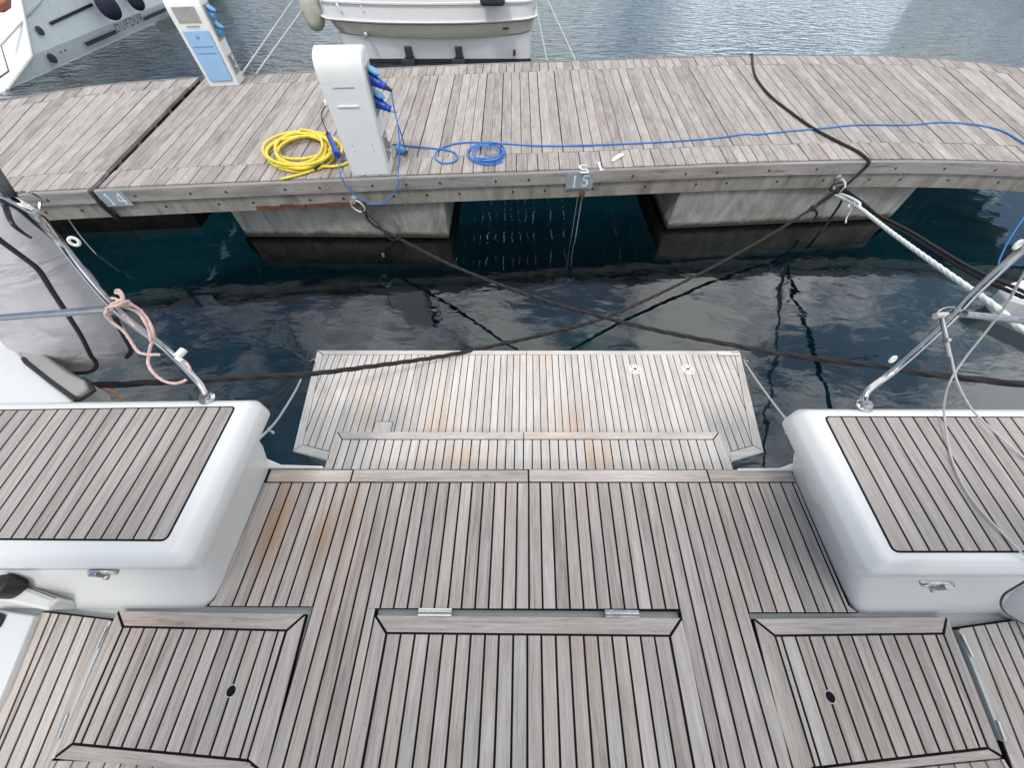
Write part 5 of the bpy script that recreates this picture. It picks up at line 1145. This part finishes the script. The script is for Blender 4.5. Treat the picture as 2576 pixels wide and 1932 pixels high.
c = PX(*cl_(615, 700), -10.40); m = MB(); m.lathe([(.08, -.02), (.085, .02), (.05, .03)], c + Vector((.03, 0, 0)), (1, 0, 0), 18); part('exhaust_outlet', m, ANTI, YL)
m = MB()
for x_, y_ in ((738, 628), (788, 603)): m.lathe([(.02, 0), (.02, .01)], PX(*cl_(x_, y_), -10.335), (1, 0, 0), 10)
part('drain_hole', m, ANTI, YL)
m = MB(); m.tube([(-12.6, 10.9, .3), (-10.4, 10.95, .25), (-10.35, 11.6, .2)], .012, 8); m.tube(cat([PX(*cl_(520, -20), -10.3), P(*cl_(320, 200), -.3), P(*cl_(15, 540), -.6)], 5), .014, 6); part('stern_wire', m, GREYLINE, YL)
m = MB(); tcx = [P(*cl_(*p_), -.55) for p_ in ((-40, 520), (12, 548), (105, 855), (-40, 960))]; m.tube(tcx, .010, 6); part('transom_gate_line', m, DKGREY, YL)
def mast(par, x, y, h, zd=.1, sp=(7, 11)):
    m = MB(); m.tube([(x, y, zd), (x, y, h)], .11, 12); mo = part('mast', m, HULLW, par); m = MB()
    for z in sp: m.tube([(x - .9, y + .2, z), (x, y, z), (x + .9, y + .2, z)], .04, 8)
    part('spreaders', m, HULLW, mo); m = MB()
    for s in (-1, 1): m.tube([(x + s * 1.8, y, 0), (x + s * .9, y + .2, sp[0]), (x + s * .9, y + .2, sp[1]), (x, y, h - .5)], .015, 6)
    m.tube([(x, y, h), (x, y - 6, .4)], .015, 6); m.tube([(x, y, h), (x, y + 5, .4)], .05, 6); part('rigging', m, DKGREY, mo)
    m = MB(); m.tube([(x, y - .2, 1.6), (x, y - 5, 1.7)], .14, 10); part('boom', m, NAVY, mo)
m = MB(); m.rings([[Vector((-13.2 + a, y_, z)) for a, z in ((-2.1, .0), (-1.9, .45), (-1.2, .62), (1.2, .62), (1.9, .45), (2.1, .0))] for y_ in (14.2, 15, 18, 21)], True, True, closed=False, smooth=False); part('cabin', m, HULLW, YL)
m = MB(); m.rings([[Vector((-13.2 + a, y_, z + dz_)) for a, z in ((-1.7, .5), (-1.6, 1.2), (-1.0, 1.55), (1.0, 1.55), (1.6, 1.2), (1.7, .5))] for y_, dz_ in ((13.6, 0), (14.6, .05), (15.6, -.5))], True, True, closed=False); part('added_navy_hood', m, NAVY, YL)  # unseen navy hood, added along with the cabin to darken the reflected water
mast(YL, -13.6, 14.2, 16)
fender(Vector((*PX(*cl_(1300, 60), -10.0).xy, PX(*cl_(1300, 70), -10.0).z)), .22, .25, NAVY, 'large round navy fender on the far left yacht')
fender(Vector((*PX(*cl_(1612, -40), -10.05).xy, PX(*cl_(1612, -28), -10.05).z)), .17, .24, NAVY, 'navy fender cut by the top border, farther along the left yacht')
m = MB(); q = lambda x, y: P(*cl_(x, y), .1); m.prism([xy(q(-60, -30)), xy(q(120, -30)), xy(q(115, 55)), xy(q(30, 110)), xy(q(-60, 110))], .06, .16); solo('red_brown_cushion', m, simple('red_brown_cloth', (.30, .09, .05), .8, vary=.3), 'red brown cushion on the stern of the far left yacht', 'cushion', bevel=.02)
# two more yachts past the frame, present in the water as reflected masts
def faryacht(x, y, label):
    T = thing('distant_yacht', (x, y, WATER), label, 'yacht', 'yachts moored opposite'); m = MB()
    def pl_(s, z): return [Vector((x + s * a, y + b_, z)) for a, b_ in ((-1.6, -4.5), (1.6, -4.5), (1.9, 0), (1.5, 3), (0, 6.5), (-1.5, 3), (-1.9, 0))]
    m.rings([pl_(.8, WATER - .3), pl_(.92, WATER), pl_(1, .1)], True, True, smooth=False); part('hull', m, HULLW, T)
    m = MB(); m.rings([[Vector((x + a, y + b_, z)) for a, b_ in ((-1, -2), (1, -2), (.9, 3), (-.9, 3))] for z in (.1, .5)], True, True, smooth=False); part('cabin', m, HULLW, T, .08)
    mast(T, x, y, 17)
faryacht(-15.6, 25.0, 'white yacht moored opposite, left, seen as a mast reflection'); faryacht(22.6, 23.0, 'white yacht moored opposite, right, seen as a mast reflection')
# right neighbour's bow and dinghy
NB = thing('neighbour_dinghy', P(2600, 760, WATER), 'white bow of a small boat peeping in behind the right stern rail', 'boat')
zb_ = -.88; bw = [P(*c7c(1020, 842), zb_), P(*c7c(1110, 792), zb_), P(*c7c(1272, 750), zb_), P(2900, 640, zb_), P(2950, 900, zb_), P(*c7c(1300, 1005), zb_), P(*c7c(1120, 952), zb_)]
m = MB(); c0 = sum(bw, Vector()) / len(bw)
m.rings([[(*(p_.lerp(c0, .25)).xy, WATER - .1) for p_ in bw], [(*(p_.lerp(c0, .06)).xy, -1.0) for p_ in bw], [(*p_.xy, -.92) for p_ in bw], [(*(p_.lerp(c0, .03)).xy, zb_) for p_ in bw]], True, True, smooth=False); part('hull', m, GEL, NB, .02)
